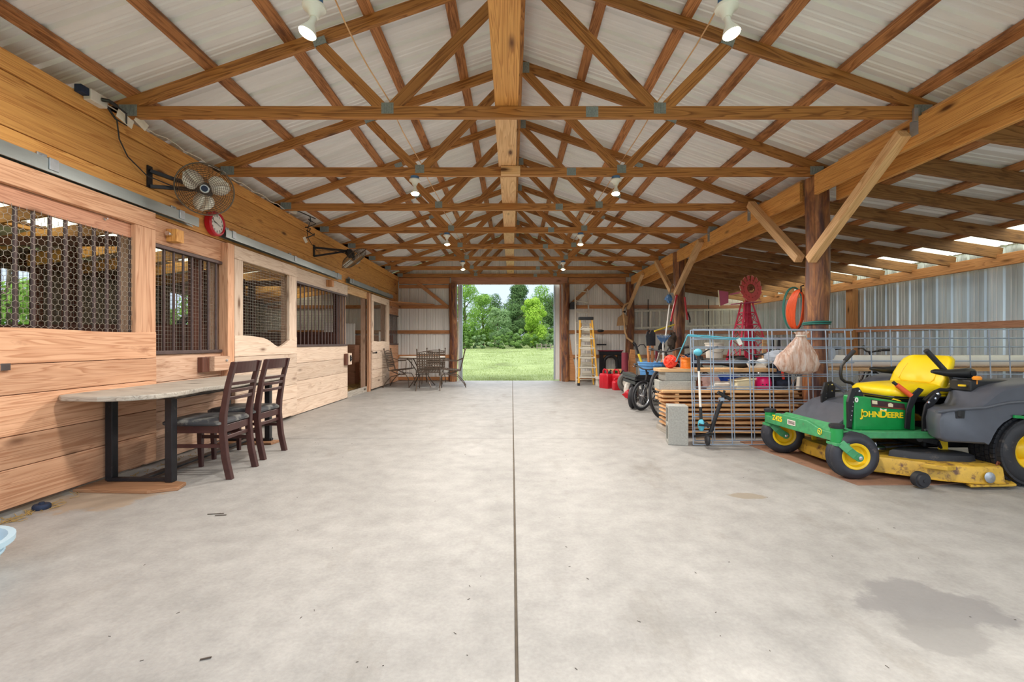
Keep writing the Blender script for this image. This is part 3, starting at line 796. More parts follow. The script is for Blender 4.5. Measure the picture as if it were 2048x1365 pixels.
# arched black hay feeder
t=thing('hay_feeder','black arched hay feeder standing in the middle of the stall','feeder',(-5.1,7.2,0))
mb=MB();pts=[(-5.1,7.2-.36,.03)]+[(-5.1,7.2-.36*math.cos(R(a)),1.08+.36*math.sin(R(a))) for a in range(0,181,15)]+[(-5.1,7.2+.36,.03)]
mb.tube(pts,.055,8);mb.build('arch_frame','black_plastic',t,smooth=True)
mb=MB()
for z in (.35,.72,1.0): mb.tube([(-5.1,6.84,z),(-5.1,7.56,z)],.02,6)
mb.build('crossbar','black_plastic',t)
mb=MB();mb.lathe([(.2,0),(.34,.3),(.36,.62),(.33,.62),(.18,.03)],(-5.1,7.2,.03),(0,0,1),18);mb.build('basket','black_plastic',t,smooth=True)
# plank fence rails in the stall
t=thing('rail_fence','grey plank rails running across behind the wire-mesh stall door','fence',(-5.9,3.2,0))
for z in (.62,.9,1.16):
    mb=MB();mb.box(-5.95,.6,z,-5.91,4.75,z+.12,1);mb.build('rail','gray_wood',t,bevel=.003)
for y in (.7,2.7,4.5):
    mb=MB();mb.box(-5.91,y,.03,-5.82,y+.09,1.35,2);mb.build('fence_post','gray_wood',t,bevel=.003)
# white corrugated sheet and rusty ring in the third stall
mb=MB();siding(mb,(-4.35,10.4,.98),(.8,.6,0),(-.6,.8,0),.72,.98,1.48)
tag(mb.build('corrugated_sheet','white_plastic',solid=.002),'white corrugated sheet propped behind the thin-barred stall window','sheet')
mb=MB();mb.box(-4.6,10.3,.03,-3.6,10.62,.96);tag(mb.build('wooden_box','pink_wood',bevel=.01),'brown wooden feed box low behind the thin-barred stall window','box')
mb=MB();mb.torus((-4.0,8.95,1.12),(.8,.6,0),.15,.012,26,6);tag(mb.build('rusty_ring','rust',smooth=True),'thin rusty hoop behind the thin-barred stall window','ring')
mb=MB();mb.prism([(0,0),(.05,.16),(.02,.30),(-.03,.30),(-.05,.1)],(-3.14,4.78,1.32),(0,-1,0),(0,0,1),.02)
tag(mb.build('green_cloth','green_cloth',bevel=.006),'green cloth hanging beside the dark planks of the stall','cloth')
mb=MB();siding(mb,(-3.3,11.15,.98),(.15,1,0),(-1,.15,0),.5,.98,1.3);tag(mb.build('metal_sheet','white_plastic',solid=.002),'pale metal sheet behind the last small stall window','sheet')
# hay
mb=MB();rnd=random.Random(4)
for i in range(2600):
    x=rnd.uniform(-5.6,-3.3);y=rnd.uniform(8.5,11.6);a=rnd.uniform(0,PI);l=rnd.uniform(.05,.14)
    z=.035+rnd.random()*.06;p=V((x,y,z));d=V((math.cos(a),math.sin(a),rnd.uniform(-.25,.35)))*l
    mb.bar(p,p+d,.004,.003)
tag(mb.build('hay','straw'),'loose hay strewn over the floor of the open stall','hay',kind='stuff')
mb=MB()
for i in range(160):
    x=-2.93+abs(rnd.gauss(0,.06));y=rnd.uniform(2.4,4.6) if i<90 else rnd.uniform(2.5,2.85)
    a=rnd.uniform(0,PI);l=rnd.uniform(.015,.06);p=V((x,y,.004));mb.bar(p,p+V((math.cos(a),math.sin(a),rnd.uniform(0,.2)))*l,.003,.002)
tag(mb.build('straw_bits','straw'),'straw bits scattered along the foot of the stall doors','straw',kind='stuff')
mb=MB()
for (px,py,l) in ((415,1030,.09),(430,1033,.06),(400,1322,.03)):
    p=fl(px,py);mb.bar(p+V((0,0,.003)),p+V((l,.01,.004)),.005,.003)
for i in range(90):
    x=rnd.uniform(-2.6,2.2);y=1.4+5*rnd.random()**1.6;a=rnd.uniform(0,PI);l=rnd.uniform(.004,.014);p=V((x,y,.001));mb.bar(p,p+V((math.cos(a)*l,math.sin(a)*l,.0005)),.0016,.001)
tag(mb.build('dry_leaves','bark_scale'),'dry brown leaf scraps and bits scattered over the open concrete','leaf',kind='stuff')
p=V((-2.885,2.76,0))
t=thing('rubber_disc','small dark blue rubber disc on the floor by the near stall door','disc',p)
mb=MB();mb.lathe([(.0,0),(.04,0),(.043,.005),(.043,.022),(.038,.03),(.0,.03)],p,(0,0,1),18);mb.build('disc','navy_cloth',t,smooth=True)
mb=MB();mb.lathe([(0,.03),(.015,.03),(.013,.042),(0,.042)],p,(0,0,1),10);mb.build('knob','navy_cloth',t,smooth=True)
# small block latch beside the second door
t=thing('latch_block','wooden block bolted on the stall front beside the second door','block',(XL+.03,4.5,.72))
mb=MB();mb.box(XL,4.32,.735,XL+.05,4.42,.88);mb.build('back_board','dark_stall_wood',t,bevel=.004)
mb=MB();mb.box(XL,4.42,.74,XL+.1,4.66,.885);mb.build('block','stall_wood',t,bevel=.006)
mb=MB();mb.lathe([(.012,0),(.012,.01),(0,.012)],(XL+.1,4.6,.84),(1,0,0),8);mb.build('bolt','galv',t)
def stopblock(y,z,label,flip=0,mat='gold_wood'):
    t=thing('door_stop',label,'door stop',(XL,y,z),'door stop blocks')
    mb=MB();mb.box(XL+.002,y-.045,z,XL+.095,y+.045,z+.11);mb.build('block',mat,t,bevel=.004)
    if flip:
        mb=MB();mb.lathe([(.0,0),(.014,0),(.016,.03),(.01,.045),(0,.045)],(XL+.05,y-.045,z+.06),(0,-1,0),10);mb.lathe([(.02,0),(.02,.006),(0,.006)],(XL+.05,y-.09,z+.06),(0,-1,0),10);mb.build('bolt','chrome',t,smooth=True)
    return t
stopblock(3.97,1.905,'small orange wood stop block above the first barred stall window',1)
stopblock(7.35,1.935,'small brown stop block above the thin-barred stall window',mat='far_wood')
t=thing('gate_latch','pale block with metal hasp at the edge of the open stall doorway','latch',(XL,8.2,.62))
mb=MB();mb.box(XL,8.08,.62,XL+.05,8.16,.82);mb.build('back_block','dark_stall_wood',t,bevel=.003)
mb=MB();mb.box(XL,8.16,.62,XL+.06,8.32,.83);mb.build('block','stall_pale',t,bevel=.004)
mb=MB();mb.box(XL+.06,8.22,.68,XL+.068,8.28,.79);mb.tube([(XL+.075,8.25,.76),(XL+.09,8.25,.73),(XL+.075,8.25,.70)],.006,6);mb.build('hasp','black_steel',t)
# ================================================================ on the left wall
def fan(name,label,c,rad,aim,wall_y,wz,cordpts):
    t=thing(name,label,'fan',c,'wall fans');c=V(c);n=V(aim).normalized()
    ax=n.orthogonal().normalized();ay=n.cross(ax)
    # cage: front and back bowls of wire
    mb=MB()
    for k in range(13):
        f=k/12;r=rad*(.16+.84*f);z=.085*(1-f**3)
        mb.torus(c+n*z,n,r,.0016,36,4)
        mb.torus(c-n*z*1.1,n,r,.0016,36,4)
    for k in range(36):
        a=2*PI*k/36
        for s_ in (1,-1.1):
            pts=[]
            for j in range(6):
                f=j/5;r=rad*(.16+.84*f);a2=a+s_*.25*(1-f);pts.append(c+n*(s_*.085*(1-f**3))+(ax*math.cos(a2)+ay*math.sin(a2))*r)
            mb.tube(pts,.0014,4,caps=False)
    mb.torus(c,n,rad,.006,40,6);mb.build('cage','bronze',t)
    # blades
    for k in range(3):
        a=2*PI*k/3+.5;mb=MB();m_=10;top=[];bot=[]
        for j in range(m_+1):
            f=j/m_;r=rad*(.22+.66*f);w=rad*(.20+.32*math.sin(PI*min(1,f*.8+.15)))*(1 if f<.9 else .75)
            d=ax*math.cos(a)+ay*math.sin(a);e=ax*-math.sin(a)+ay*math.cos(a)
            top.append(c+d*r+e*w*.9+n*(.035)-d*(w*w*1.2));bot.append(c+d*r-e*w*.5-n*(.03))
        mid=[(x+y)/2+n*.008 for x,y in zip(top,bot)]
        mb.quadstrip(top,mid);mb.quadstrip(mid,bot);mb.build('blade','fan_blade',t,smooth=True,solid=.002)
    mb=MB();mb.lathe([(0,-.16),(.05,-.16),(.062,-.14),(.062,-.05),(.03,-.03),(.03,.03),(0,.03)],c,n,18);mb.build('motor','black_plastic',t,smooth=True)
    mb=MB();mb.lathe([(0,.075),(rad*.17,.075),(rad*.17,.092),(rad*.14,.099),(0,.10)],c,n,20);h=mb.build('hub_badge','galv',t,smooth=True)
    mb=MB();mb.lathe([(0,.1005),(rad*.12,.1005),(0,.102)],c,n,20);g=mb.build('badge_face','navy_cloth',h)
    # bracket: wall plate, two arms
    w=V((XL+.012,wall_y,wz));mb=MB();mb.box(XL+.002,wall_y-.025,wz-.09,XL+.014,wall_y+.025,wz+.09)
    mb.build('wall_plate','black_steel',t)
    e=c-n*.15;mb=MB();mb.bar(w+V((.0,0,.05)),e,.03,.03);mb.bar(w+V((0,0,-.08)),e,.025,.03)
    mb.tube([e+V((0,0,.03)),e-V((0,0,.05))],.02,8);mb.build('arm','black_steel',t,bevel=.003)
    mb=MB();mb.tube(cordpts,.005,6);mb.build('cord','black_plastic',t,smooth=True)
    return t
fan('wall_fan','nearer wall fan facing the camera, bronze cage with three pale blades',(-2.62,3.84,2.33),.212,(.52,-.82,-.22),3.74,2.40,
    [(-2.96,3.3,2.75),(-2.95,3.36,2.68),(-2.985,3.42,2.57),(-2.99,3.5,2.47),(-2.97,3.66,2.38),(-2.86,3.78,2.34),(-2.75,3.88,2.33)])
fan('wall_fan','farther wall fan tilted up on a bent arm, bronze cage',(-2.58,7.36,2.40),.25,(.55,.30,-.70),6.85,2.42,
    [(-2.9,6.45,2.75),(-2.96,6.5,2.62),(-2.985,6.58,2.56),(-2.99,6.7,2.5),(-2.97,6.85,2.42),(-2.8,7.0,2.45),(-2.66,7.28,2.46)])
# clock
c=V((XL+.03,4.52,2.215));t=thing('wall_clock','round red wall clock with white dial below the near fan','clock',c)
nx=V((1,0,0));mb=MB();mb.lathe([(0,-.028),(.112,-.028),(.122,-.015),(.122,.03),(.112,.042),(.1,.042),(.096,.03)],c,nx,36,caps=False);mb.build('case','clock_red',t,smooth=True)
mb=MB();mb.lathe([(0,.024),(.1,.024),(.1,.028),(0,.028)],c,nx,36);mb.build('dial','white_plastic',t)
mb=MB()
for h in range(1,13):
    a=R(90-30*h);p=c+V((.029,math.cos(a)*.078,math.sin(a)*.078));add_text(mb,str(h),.03,p,(0,1,0),(0,0,1),.0006,.0006)
mb.build('numerals','black_plastic',t)
for l,a,w in ((.055,R(170),.006),(.08,R(158),.004),(.05,R(-22),.004)):
    mb=MB();d=V((0,math.cos(a),math.sin(a)));mb.bar(c+V((.033,0,0)),c+V((.033,0,0))+d*l,w,.0012,up=(1,0,0));mb.build('hand','black_plastic',t)
# junction boxes, plugs and tags at the wall top
t=thing('outlet_box','white outlet box with black plugs on the header near the camera','outlet',(-2.97,3.25,2.77))
o=V((0,.30,-.008))
def OB(x0,y0,z0,x1,y1,z1): m_=MB();m_.box(x0,y0+.30,z0-.008,x1,y1+.30,z1-.008);return m_
OB(-3.004,2.85,2.733,-2.945,2.98,2.812).build('cover','white_dirty',t,bevel=.006)
OB(-3.004,2.785,2.755,-2.955,2.848,2.808).build('box','navy_cloth',t,bevel=.004)
mb=MB();mb.tube([V(q)+o for q in ((-2.945,2.93,2.775),(-2.91,2.95,2.775),(-2.90,3.0,2.765))],.014,8);mb.tube([V(q)+o for q in ((-2.90,3.0,2.765),(-2.88,3.06,2.74),(-2.93,3.12,2.68),(-2.96,3.06,2.70),(-2.97,3.0,2.76))],.007,6);mb.build('plug','black_plastic',t,smooth=True)
for a,b_ in (((-2.93,3.04,2.74),(-2.915,3.16,2.70)),((-2.90,3.17,2.77),(-2.88,3.25,2.72))):
    a=V(a)+o;b_=V(b_)+o;mb=MB();mb.bar(a,b_,.002,.07,up=(0,.4,1));mb.build('paper_tag','tag_paper',t)
t=thing('outlet_box','small white outlet box with tangled cords at the fourth truss','outlet',(-2.97,6.0,2.77))
mb=MB();mb.box(-2.99,6.02,2.775,-2.93,6.14,2.86);mb.build('cover','white_dirty',t,bevel=.006)
mb=MB();rr=random.Random(2)
pts=[(-2.93,6.1,2.82)]+[(-2.9+rr.uniform(-.06,.06),6.42+rr.uniform(-.05,.1),2.86-.024*i+rr.uniform(-.05,.05)) for i in range(14)]+[(-2.96,6.4,2.5)]
mb.tube(pts,.008,6);mb.build('cord','black_plastic',t,smooth=True)
mb=MB();mb.bar((-2.95,6.38,2.52),(-2.93,6.42,2.45),.002,.05);mb.build('paper_tag','tag_paper',t)
# white cable along the header top
mb=MB();mb.tube([(-2.98+.004*math.sin(i),3.1+i*.11,2.776+.012*math.sin(i*1.9)) for i in range(28)],.005,6)
tag(mb.build('white_cable','white_dirty',smooth=True),'thin white cable lying along the top edge of the stall header','cable')
# corner shelf at the end wall
t=thing('corner_shelf','plain board shelf in the far left corner of the aisle','shelf',(-2.6,11.6,1.93))
mb=MB();mb.prism([(-2.99,10.9),(-2.99,11.94),(-2.05,11.94),(-2.05,11.86)],(0,0,2.04),(1,0,0),(0,1,0),-.03);mb.build('shelf_board','far_wood',t,bevel=.003)
mb=MB();mb.box(-2.985,10.95,1.93,-2.945,11.93,2.01,1);mb.build('cleat','far_wood',t,bevel=.003)
# ================================================================ counter and chairs
t=thing('counter_table','long live-edge grey counter on black steel legs along the stalls','counter',(-2.65,3.9,0))
front=[(-2.62,2.84),(-2.48,2.87),(-2.36,2.98),(-2.32,3.12),(-2.335,3.3),(-2.36,3.45),(-2.33,3.6),(-2.31,3.8),(-2.345,4.0),(-2.37,4.15),(-2.35,4.35),(-2.36,4.55),(-2.39,4.72),(-2.45,4.8)]
back=[(-2.96,4.82),(-2.97,4.3),(-2.96,3.6),(-2.97,3.2),(-2.955,2.93),(-2.88,2.87)]
mb=MB();mb.prism(front+back,(0,0,.645),(1,0,0),(0,1,0),.034);mb.build('top','gray_wood',t,bevel=.008)
mb=MB();mb.prism([(x-.012,y) for x,y in front[3:13]]+[(-2.45,4.7),(-2.45,3.2)],(0,0,.632),(1,0,0),(0,1,0),.013);mb.build('bark_edge','bark_scale',t,bevel=.004)
for x,y in ((-2.44,3.22),(-2.9,3.26),(-2.48,4.58),(-2.9,4.58)):
    mb=MB();mb.box(x-.026,y-.026,.026,x+.026,y+.026,.645,2);mb.build('leg','black_steel',t,bevel=.004)
mb=MB()
for y in (3.24,4.58):
    mb.box(-2.9,y-.02,.026,-2.44,y+.02,.05,0);mb.box(-2.9,y-.02,.615,-2.44,y+.02,.645,0)
for x in (-2.46,-2.9): mb.box(x-.018,3.24,.61,x+.018,4.58,.645,1)
mb.box(-2.71,3.24,.026,-2.65,4.58,.045,1);mb.build('frame','black_steel',t,bevel=.003)
mb=MB();mb.prism([(-2.99,3.06),(-2.46,3.03),(-2.3,3.1),(-2.33,3.22),(-2.55,3.28),(-2.98,3.3)],(0,0,0),(1,0,0),(0,1,0),.024)
tag(mb.build('floor_board','board_brown',bevel=.004),'loose brown board on the floor under the near counter legs','board')
mb=MB();mb.prism([(-2.95,4.5),(-2.4,4.48),(-2.38,4.62),(-2.93,4.66)],(0,0,0),(1,0,0),(0,1,0),.024)
tag(mb.build('floor_board','board_brown',bevel=.004),'loose orange board under the far counter legs behind the chairs','board')
def dchair(label):
    """faces -x; origin on the floor below the middle of the seat"""
    t=local('dining_chair',label,'chair','dark dining chairs at the counter');w=.17;d=.195
    for s_ in (-1,1):
        mb=MB()  # back post: splayed foot, straight middle, raked top
        prof=[(d+.055,0),(d+.02,.16),(d,.36),(d+.005,.48),(d+.04,.70),(d+.085,.875)]
        rings=[]
        for (x,z) in prof:
            k=.019 if z<.7 else .016
            rings.append([V((x-k*1.15,s_*w-k,z)),V((x+k*1.15,s_*w-k,z)),V((x+k*1.15,s_*w+k,z)),V((x-k*1.15,s_*w+k,z))])
        mb.loft(rings);mb.build('leg','dark_wood',t,bevel=.003)
        mb=MB();rings=[]
        for (x,z,k) in ((-d+.005,0,.014),(-d,.2,.018),(-d,.385,.021)):
            rings.append([V((x-k,s_*w-k,z)),V((x+k,s_*w-k,z)),V((x+k,s_*w+k,z)),V((x-k,s_*w+k,z))])
        mb.loft(rings);mb.build('leg','dark_wood',t,bevel=.003)
        mb=MB();mb.box(-d,s_*w-.011,.345,d,s_*w+.011,.40,0);mb.build('apron','dark_wood',t,bevel=.002)
        mb=MB();mb.box(-d,s_*w-.009,.235,d,s_*w+.009,.262,0);mb.build('stretcher','dark_wood',t,bevel=.002)
    for x in (-d,d):
        mb=MB();mb.box(x-.011,-w,.345,x+.011,w,.40,1);mb.build('apron','dark_wood',t,bevel=.002)
    mb=MB();mb.box(d-.009,-w,.29,d+.009,w,.318,1);mb.build('stretcher','dark_wood',t,bevel=.002)
    # seat pad
    def rr(hx,hy,z,r=.05,x0=0):
        out=[]
        for (cx,cy,a0) in ((hx-r,hy-r,0),(-hx+r,hy-r,90),(-hx+r,-hy+r,180),(hx-r,-hy+r,270)):
            for k in range(5):
                a=R(a0+22.5*k);out.append(V((x0+cx+r*math.cos(a),cy+r*math.sin(a),z)))
        return out
    mb=MB();mb.loft([rr(d+.02,w+.022,.40,x0=-.02),rr(d+.035,w+.034,.412,x0=-.02),rr(d+.035,w+.034,.428,x0=-.02),rr(d+.015,w+.014,.444,x0=-.02),rr(d-.06,w-.06,.449,x0=-.02)])
    mb.build('seat','seat_vinyl',t,smooth=True,ang=50)
    def back(z0,z1,h,nm):
        mb=MB();n_=8;A=[];
        for i in range(n_+1):
            y=-w+2*w*i/n_;c_=.022*(1-(2*i/n_-1)**2)
            f=lambda z:d+.005+(z-.48)*(.04/.22 if z<.7 else .04/.22)+ (0)
            x0=f(z0)+c_;x1=f(z1)+c_
            A.append([V((x0-.008,y,z0)),V((x0+.008,y,z0)),V((x1+.008,y,z1)),V((x1-.008,y,z1))])
        mb.loft(A);mb.build(nm,'dark_wood',t,bevel=.002)
    back(.79,.878,0,'top_rail')
    for z in (.60,.655,.71): back(z-.012,z+.013,0,'back_slat')
    return t
c1=dchair('nearer of the two dark dining chairs pulled up to the counter');c1.location=(-2.36,3.53,0);c1.rotation_euler[2]=R(1)
c2=copy_tree(c1);c2.location=(-2.41,4.1,0);c2.rotation_euler[2]=R(-2);c2['label']='farther of the two dark dining chairs pulled up to the counter'
# pale blue tub at the left edge of view
p=V((-2.415,1.86,0))
t=thing('plastic_tub','pale blue plastic tub cut off by the left edge of view','tub',p)
mb=MB();mb.lathe([(0,0),(.16,0),(.185,.02),(.215,.135),(.225,.14),(.245,.14),(.247,.165),(.222,.165),(.205,.13),(.172,.03),(0,.03)],p,(0,0,1),36,caps=False);mb.build('body','blue_pale',t,smooth=True)
mb=MB();mb.torus(p+V((0,0,.1)),(0,0,1),.207,.008,36,6);mb.build('rib','blue_pale',t,smooth=True)
# ================================================================ patio set at the far left
tc_=V((-2.10,10.55,0))
t=thing('patio_table','round wrought-iron patio table with pale top in the far left corner','table',tc_)
mb=MB();mb.lathe([(0,.675),(.52,.675),(.53,.68),(.53,.695),(.52,.70),(0,.70)],tc_,(0,0,1),40);mb.build('top','white_dirty',t,smooth=True)
mb=MB();mb.torus(tc_+V((0,0,.672)),(0,0,1),.515,.012,40,6);mb.torus(tc_+V((0,0,.28)),(0,0,1),.16,.008,24,6);mb.build('rim','bronze',t,smooth=True)
for k in range(4):
    a=R(45+90*k);d_=V((math.cos(a),math.sin(a),0));mb=MB()
    mb.tube([tc_+d_*.42+V((0,0,.67)),tc_+d_*.3+V((0,0,.55)),tc_+d_*.17+V((0,0,.38)),tc_+d_*.16+V((0,0,.24)),tc_+d_*.27+V((0,0,.1)),tc_+d_*.36+V((0,0,0))],.012,8);mb.build('leg','bronze',t,smooth=True)
def pchair(label):
    """faces +y"""
    t=local('patio_chair',label,'chair','wrought-iron patio chairs')
    w=.235
    mb=MB()  # woven seat
    for i in range(9):
        x=-w+2*w*i/8;mb.bar((x,-.2,.385),(x,.24,.42),.028,.003)
    for j in range(9):
        y=-.2+.44*j/8;mb.bar((-w,y,.387+.035*j/8),(w,y,.387+.035*j/8),.028,.003)
    mb.build('seat','bronze',t)
    mb=MB();mb.tube([(-w,-.2,.385),(w,-.2,.385),(w,.26,.425),(-w,.26,.425)],.011,8,closed=True);mb.build('seat_frame','bronze',t,smooth=True)
    mb=MB()
    for s_ in (-1,1):
        mb.tube([(s_*w,-.2,.385),(s_*w,-.25,.6),(s_*w,-.31,.86)],.012,8);mb.lathe([(0,0),(.014,.0),(.02,.015),(.012,.03),(0,.034)],(s_*w,-.31,.86),(0,0,1),8)
    mb.tube([(-w,-.295,.80),(-.1,-.305,.83),(0,-.307,.835),(.1,-.305,.83),(w,-.295,.80)],.009,6);mb.tube([(-w,-.23,.47),(w,-.23,.47)],.009,6);mb.build('back_frame','bronze',t,smooth=True)
    mb=MB()
    for i in range(1,9):
        x=-w+2*w*i/9;mb.bar((x,-.231,.47),(x,-.292,.80),.024,.003,up=(0,1,0))
    for j in range(6):
        z=.51+.053*j;y=-.231-.061*(z-.47)/.33;mb.bar((-w,y,z),(w,y,z),.024,.003,up=(0,-1,.2))
    mb.build('backrest','bronze',t)
    for s_ in (-1,1):
        mb=MB();mb.tube([(s_*w,-.27,.66),(s_*(w+.03),-.12,.60),(s_*(w+.03),.08,.615),(s_*(w+.02),.2,.62),(s_*w,.2,.57),(s_*w,.19,.42)],.008,6);mb.build('armrest','bronze',t,smooth=True)
        mb=MB();mb.tube([(s_*w,-.16,.39),(s_*w*.9,.0,.31),(s_*w,.19,.30),(s_*w,.25,.2),(s_*(w+.015),.27,0)],.010,6);mb.tube([(s_*w,.1,.31),(s_*w,-.15,.25),(s_*(w+.01),-.28,.1),(s_*(w+.015),-.33,0)],.010,6);mb.torus((s_*w,.02,.35),(1,0,0),.04,.006,16,6);mb.build('leg','bronze',t,smooth=True)
    return t
q=pchair('patio chair nearest the camera, its woven back turned to view');q.location=(-1.80,9.82,0);q.rotation_euler[2]=R(5)
for (x,y,a,l) in ((-2.58,10.42,-93,'patio chair on the left of the round table beside the stall door'),(-1.40,10.45,96,'patio chair on the right of the round table before the doorway'),(-1.95,11.25,180,'patio chair behind the round table at the end wall')):
    e=copy_tree(q);e.location=(x,y,0);e.rotation_euler[2]=R(a);e['label']=l
# ================================================================ bulbs
def lamp(label,loc,tilt):
    t=local('ceiling_lamp',label,'lamp','bare reflector bulbs under the trusses')
    mb=MB();mb.lathe([(0,.0),(.045,.0),(.045,.032),(0,.032)],(0,0,0),(0,0,1),8);mb.build('mounting_box','blue_plastic',t)
    mb=MB();mb.lathe([(0,0),(.055,0),(.058,-.006),(.056,-.016),(.035,-.03),(.026,-.05),(.022,-.06),(0,-.06)],(0,0,0),(0,0,1),24,caps=False);mb.build('lamp_holder','white_ceramic',t,smooth=True)
    ax=V((math.sin(R(tilt)),-.12,-math.cos(R(tilt)))).normalized()
    mb=MB();o=V((0,0,-.055));mb.lathe([(.012,0),(.016,.006),(.016,.03),(.02,.045),(.03,.062),(.041,.085),(.043,.096)],o,ax,20,caps=False);b_=mb.build('bulb','white_ceramic',t,smooth=True)
    mb=MB();mb.lathe([(.043,.096),(.038,.104),(.02,.109),(0,.110)],o,ax,20,caps=False);mb.build('bulb_face','bulb_glow',b_,smooth=True)
    t.location=loc
    li=bpy.data.lights.new('bulb_light','SPOT');li.energy=LAMP_W;li.color=(1,.94,.86);li.shadow_soft_size=.10;li.spot_size=R(172);li.spot_blend=.6
    lo=bpy.data.objects.new('bulb_light',li);COL.objects.link(lo);lo.parent=b_;lo.location=o+ax*.118
    lo.rotation_mode='QUATERNION';lo.rotation_quaternion=ax.to_track_quat('-Z','Y')
    return t
LAMP_W=68.0
zl=CAMZ+1.704
names=['nearest','second','third','farthest']
for i,k in enumerate((0,2,4,6)):
    y=TY[k] if k else 2.275
    lamp('%s glowing bulb in a white holder under the trusses, left row'%names[i],(-1.0-.015*i,y,zl),-18 if i==0 else 4)
    lamp('%s glowing bulb in a white holder under the trusses, right row'%names[i],(1.085,y,zl),12 if i==0 else -3)
for sx,lb in ((-1,'left'),(1,'right')):
    mb=MB();pts=[]
    for i in range(6):
        y0=TY[i];y1=TY[i+1];x=RX+sx*1.03
        for k in range(6):
            f=k/6;pts.append((x+sx*.05*math.sin(PI*f)*(1+.3*math.sin(i*3)),y0+(y1-y0)*f,CAMZ+1.86+.10*(1-4*(f-.5)**2)*(.6 if i else .3)))
    mb.tube(pts,.0045,6);tag(mb.build('electric_cable','pale_wood',smooth=True),'tan electric cable strung from truss to truss along the %s row of bulbs'%lb,'cable','lamp cables')
# ================================================================ wire panels
def panel(name,label,x0,x1,y,zs,xs0,step,lean=.05,r=.0055,yr=0):
    """welded livestock panel standing on its edge"""
    t=thing('livestock_panel',label,'wire panel',((x0+x1)/2,y,0),'galvanised livestock panels')
    H=zs[-1];f=lambda z:y+lean*z/H
    g=lambda x,z:f(z)+yr*(x-x0)
    mb=MB()
    for z in zs: mb.tube([(x0,g(x0,z),z),(x1,g(x1,z),z)],r,6)
    mb.build('horizontal_wires','panel_wire',t,smooth=True)
    mb=MB();x=xs0
    while x<=x1+.001:
        mb.tube([(x,g(x,zs[0])-.006,zs[0]),(x,g(x,H)-.006,H)],r,6);x+=step
    mb.build('vertical_wires','panel_wire',t,smooth=True)
    return t
zs=[.012,.145,.285,.42,.555,.685,.82,.965,1.055,1.145]
panel('p','front wire panel whose left end stands by the upright cinder block',1.79,3.42,4.45,zs,1.79,.1935,.07)
panel('p','back wire panel reaching right behind the mower',1.86,5.9,4.58,[z+.012 for z in zs],1.86,.2025,.05)
# cyan rope and tag
mb=MB();mb.tube([at(1352,724,4.75),at(1374,674,4.49),at(1376,670,4.49),at(1420,673,4.5),at(1470,677,4.5),at(1525,677,4.5)],.006,6);mb.tube([at(1374,672,4.48),at(1440,678,4.49),at(1510,682,4.5)],.005,6)
tag(mb.build('blue_rope','cyan_rope',smooth=True),'light blue rope tied along the top of the front wire panel','rope')
mb=MB();p=at(1479,683,4.46);mb.bar(p+V((-.014,0,.025)),p+V((.014,0,-.035)),.002,.04,up=(1,0,.4));tag(mb.build('hanging_tag','white_plastic'),'small white tag hanging on the wire panel before the red windmill','tag')
# feed bag hanging on the panel
t=thing('feed_sack','crumpled translucent feed sack hanging on the wire panel by the log post','sack',at(1595,750,4.42))
rings=[];yb=4.40
for (px,py,hw,hd) in ((1603,664,14,.02),(1602,672,8,.015),(1600,680,12,.03),(1598,695,24,.05),(1594,712,37,.07),(1594,728,42,.075),(1596,742,34,.06),(1600,748,18,.03)):
    c=at(px,py,yb);k=yb/F;n=64;ring=[]
    for i in range(n):
        a=2*PI*i/n;q=1+.42*noise.noise(V((math.cos(a)*2.6,math.sin(a)*2.6,py*.012)))+.22*noise.noise(V((math.cos(a)*7,math.sin(a)*7,py*.03)))
        ring.append(c+V((math.cos(a)*hw*k*q,math.sin(a)*hd*q,0)))
    rings.append(ring)
mb=MB();mb.loft(rings);mb.build('bag','feed_bag',t,smooth=True,ang=70)
mb=MB();mb.torus(at(1602,672,yb),(0,0,1),.042,.006,16,6);mb.build('tie','white_dirty',t)
mb=MB();mb.blob(at(1556,712,4.62),(.13,.07,.06),amp=.2,seed=5);tag(mb.build('plastic_sack','clear_plastic',smooth=True),'thin white plastic sack draped left of the hanging feed sack','sack')
mb=MB();mb.blob(at(1660,707,4.9),(.05,.05,.075),amp=.1,seed=8);tag(mb.build('plastic_sack','clear_plastic',smooth=True),'small white plastic sack right of the near log post','sack')
# green twine and hose round the post
mb=MB();mb.torus((3.215,4.75,CAMZ+.21),(0,.06,1),.122,.010,36,8);mb.torus((3.215,4.75,CAMZ+.195),(0,.02,1),.122,.007,36,8)
tag(mb.build('green_twine','green_twine',smooth=True),'green twine wound around the near log post','twine')
t=thing('hose_coil','coil of orange air hose hanging on the near log post','hose',(3.06,4.86,1.4))
mb=MB()
for i in range(9):
    a0=.235+.006*(i%4);pts=[]
    for k in range(26):
        a=2*PI*k/26;pts.append((3.135+.072*math.cos(a)+(.008*(i-4))*math.cos(a),4.92+.006*i-.03*math.sin(a),1.385+(a0-.04)*math.sin(a)))
    mb.tube(pts,.0075,6,closed=True)
mb.build('hose','orange_cord',t,smooth=True)
mb=MB();mb.tube([(3.13,4.87,1.57),(3.12,4.86,1.63),(3.15,4.86,1.64)],.008,6);mb.build('hook','black_steel',t)
t2=MB();pts=[(3.125+.11*math.cos(2*PI*k/30),4.99,1.39+.245*math.sin(2*PI*k/30)) for k in range(30)]
t2.tube(pts,.008,6,closed=True);pts=[(3.12+.112*math.cos(2*PI*k/30),5.0,1.40+.235*math.sin(2*PI*k/30)) for k in range(30)];t2.tube(pts,.006,6,closed=True)
tag(t2.build('green_rope','green_twine',smooth=True),'dark green rope looped behind the orange hose on the log post','rope')
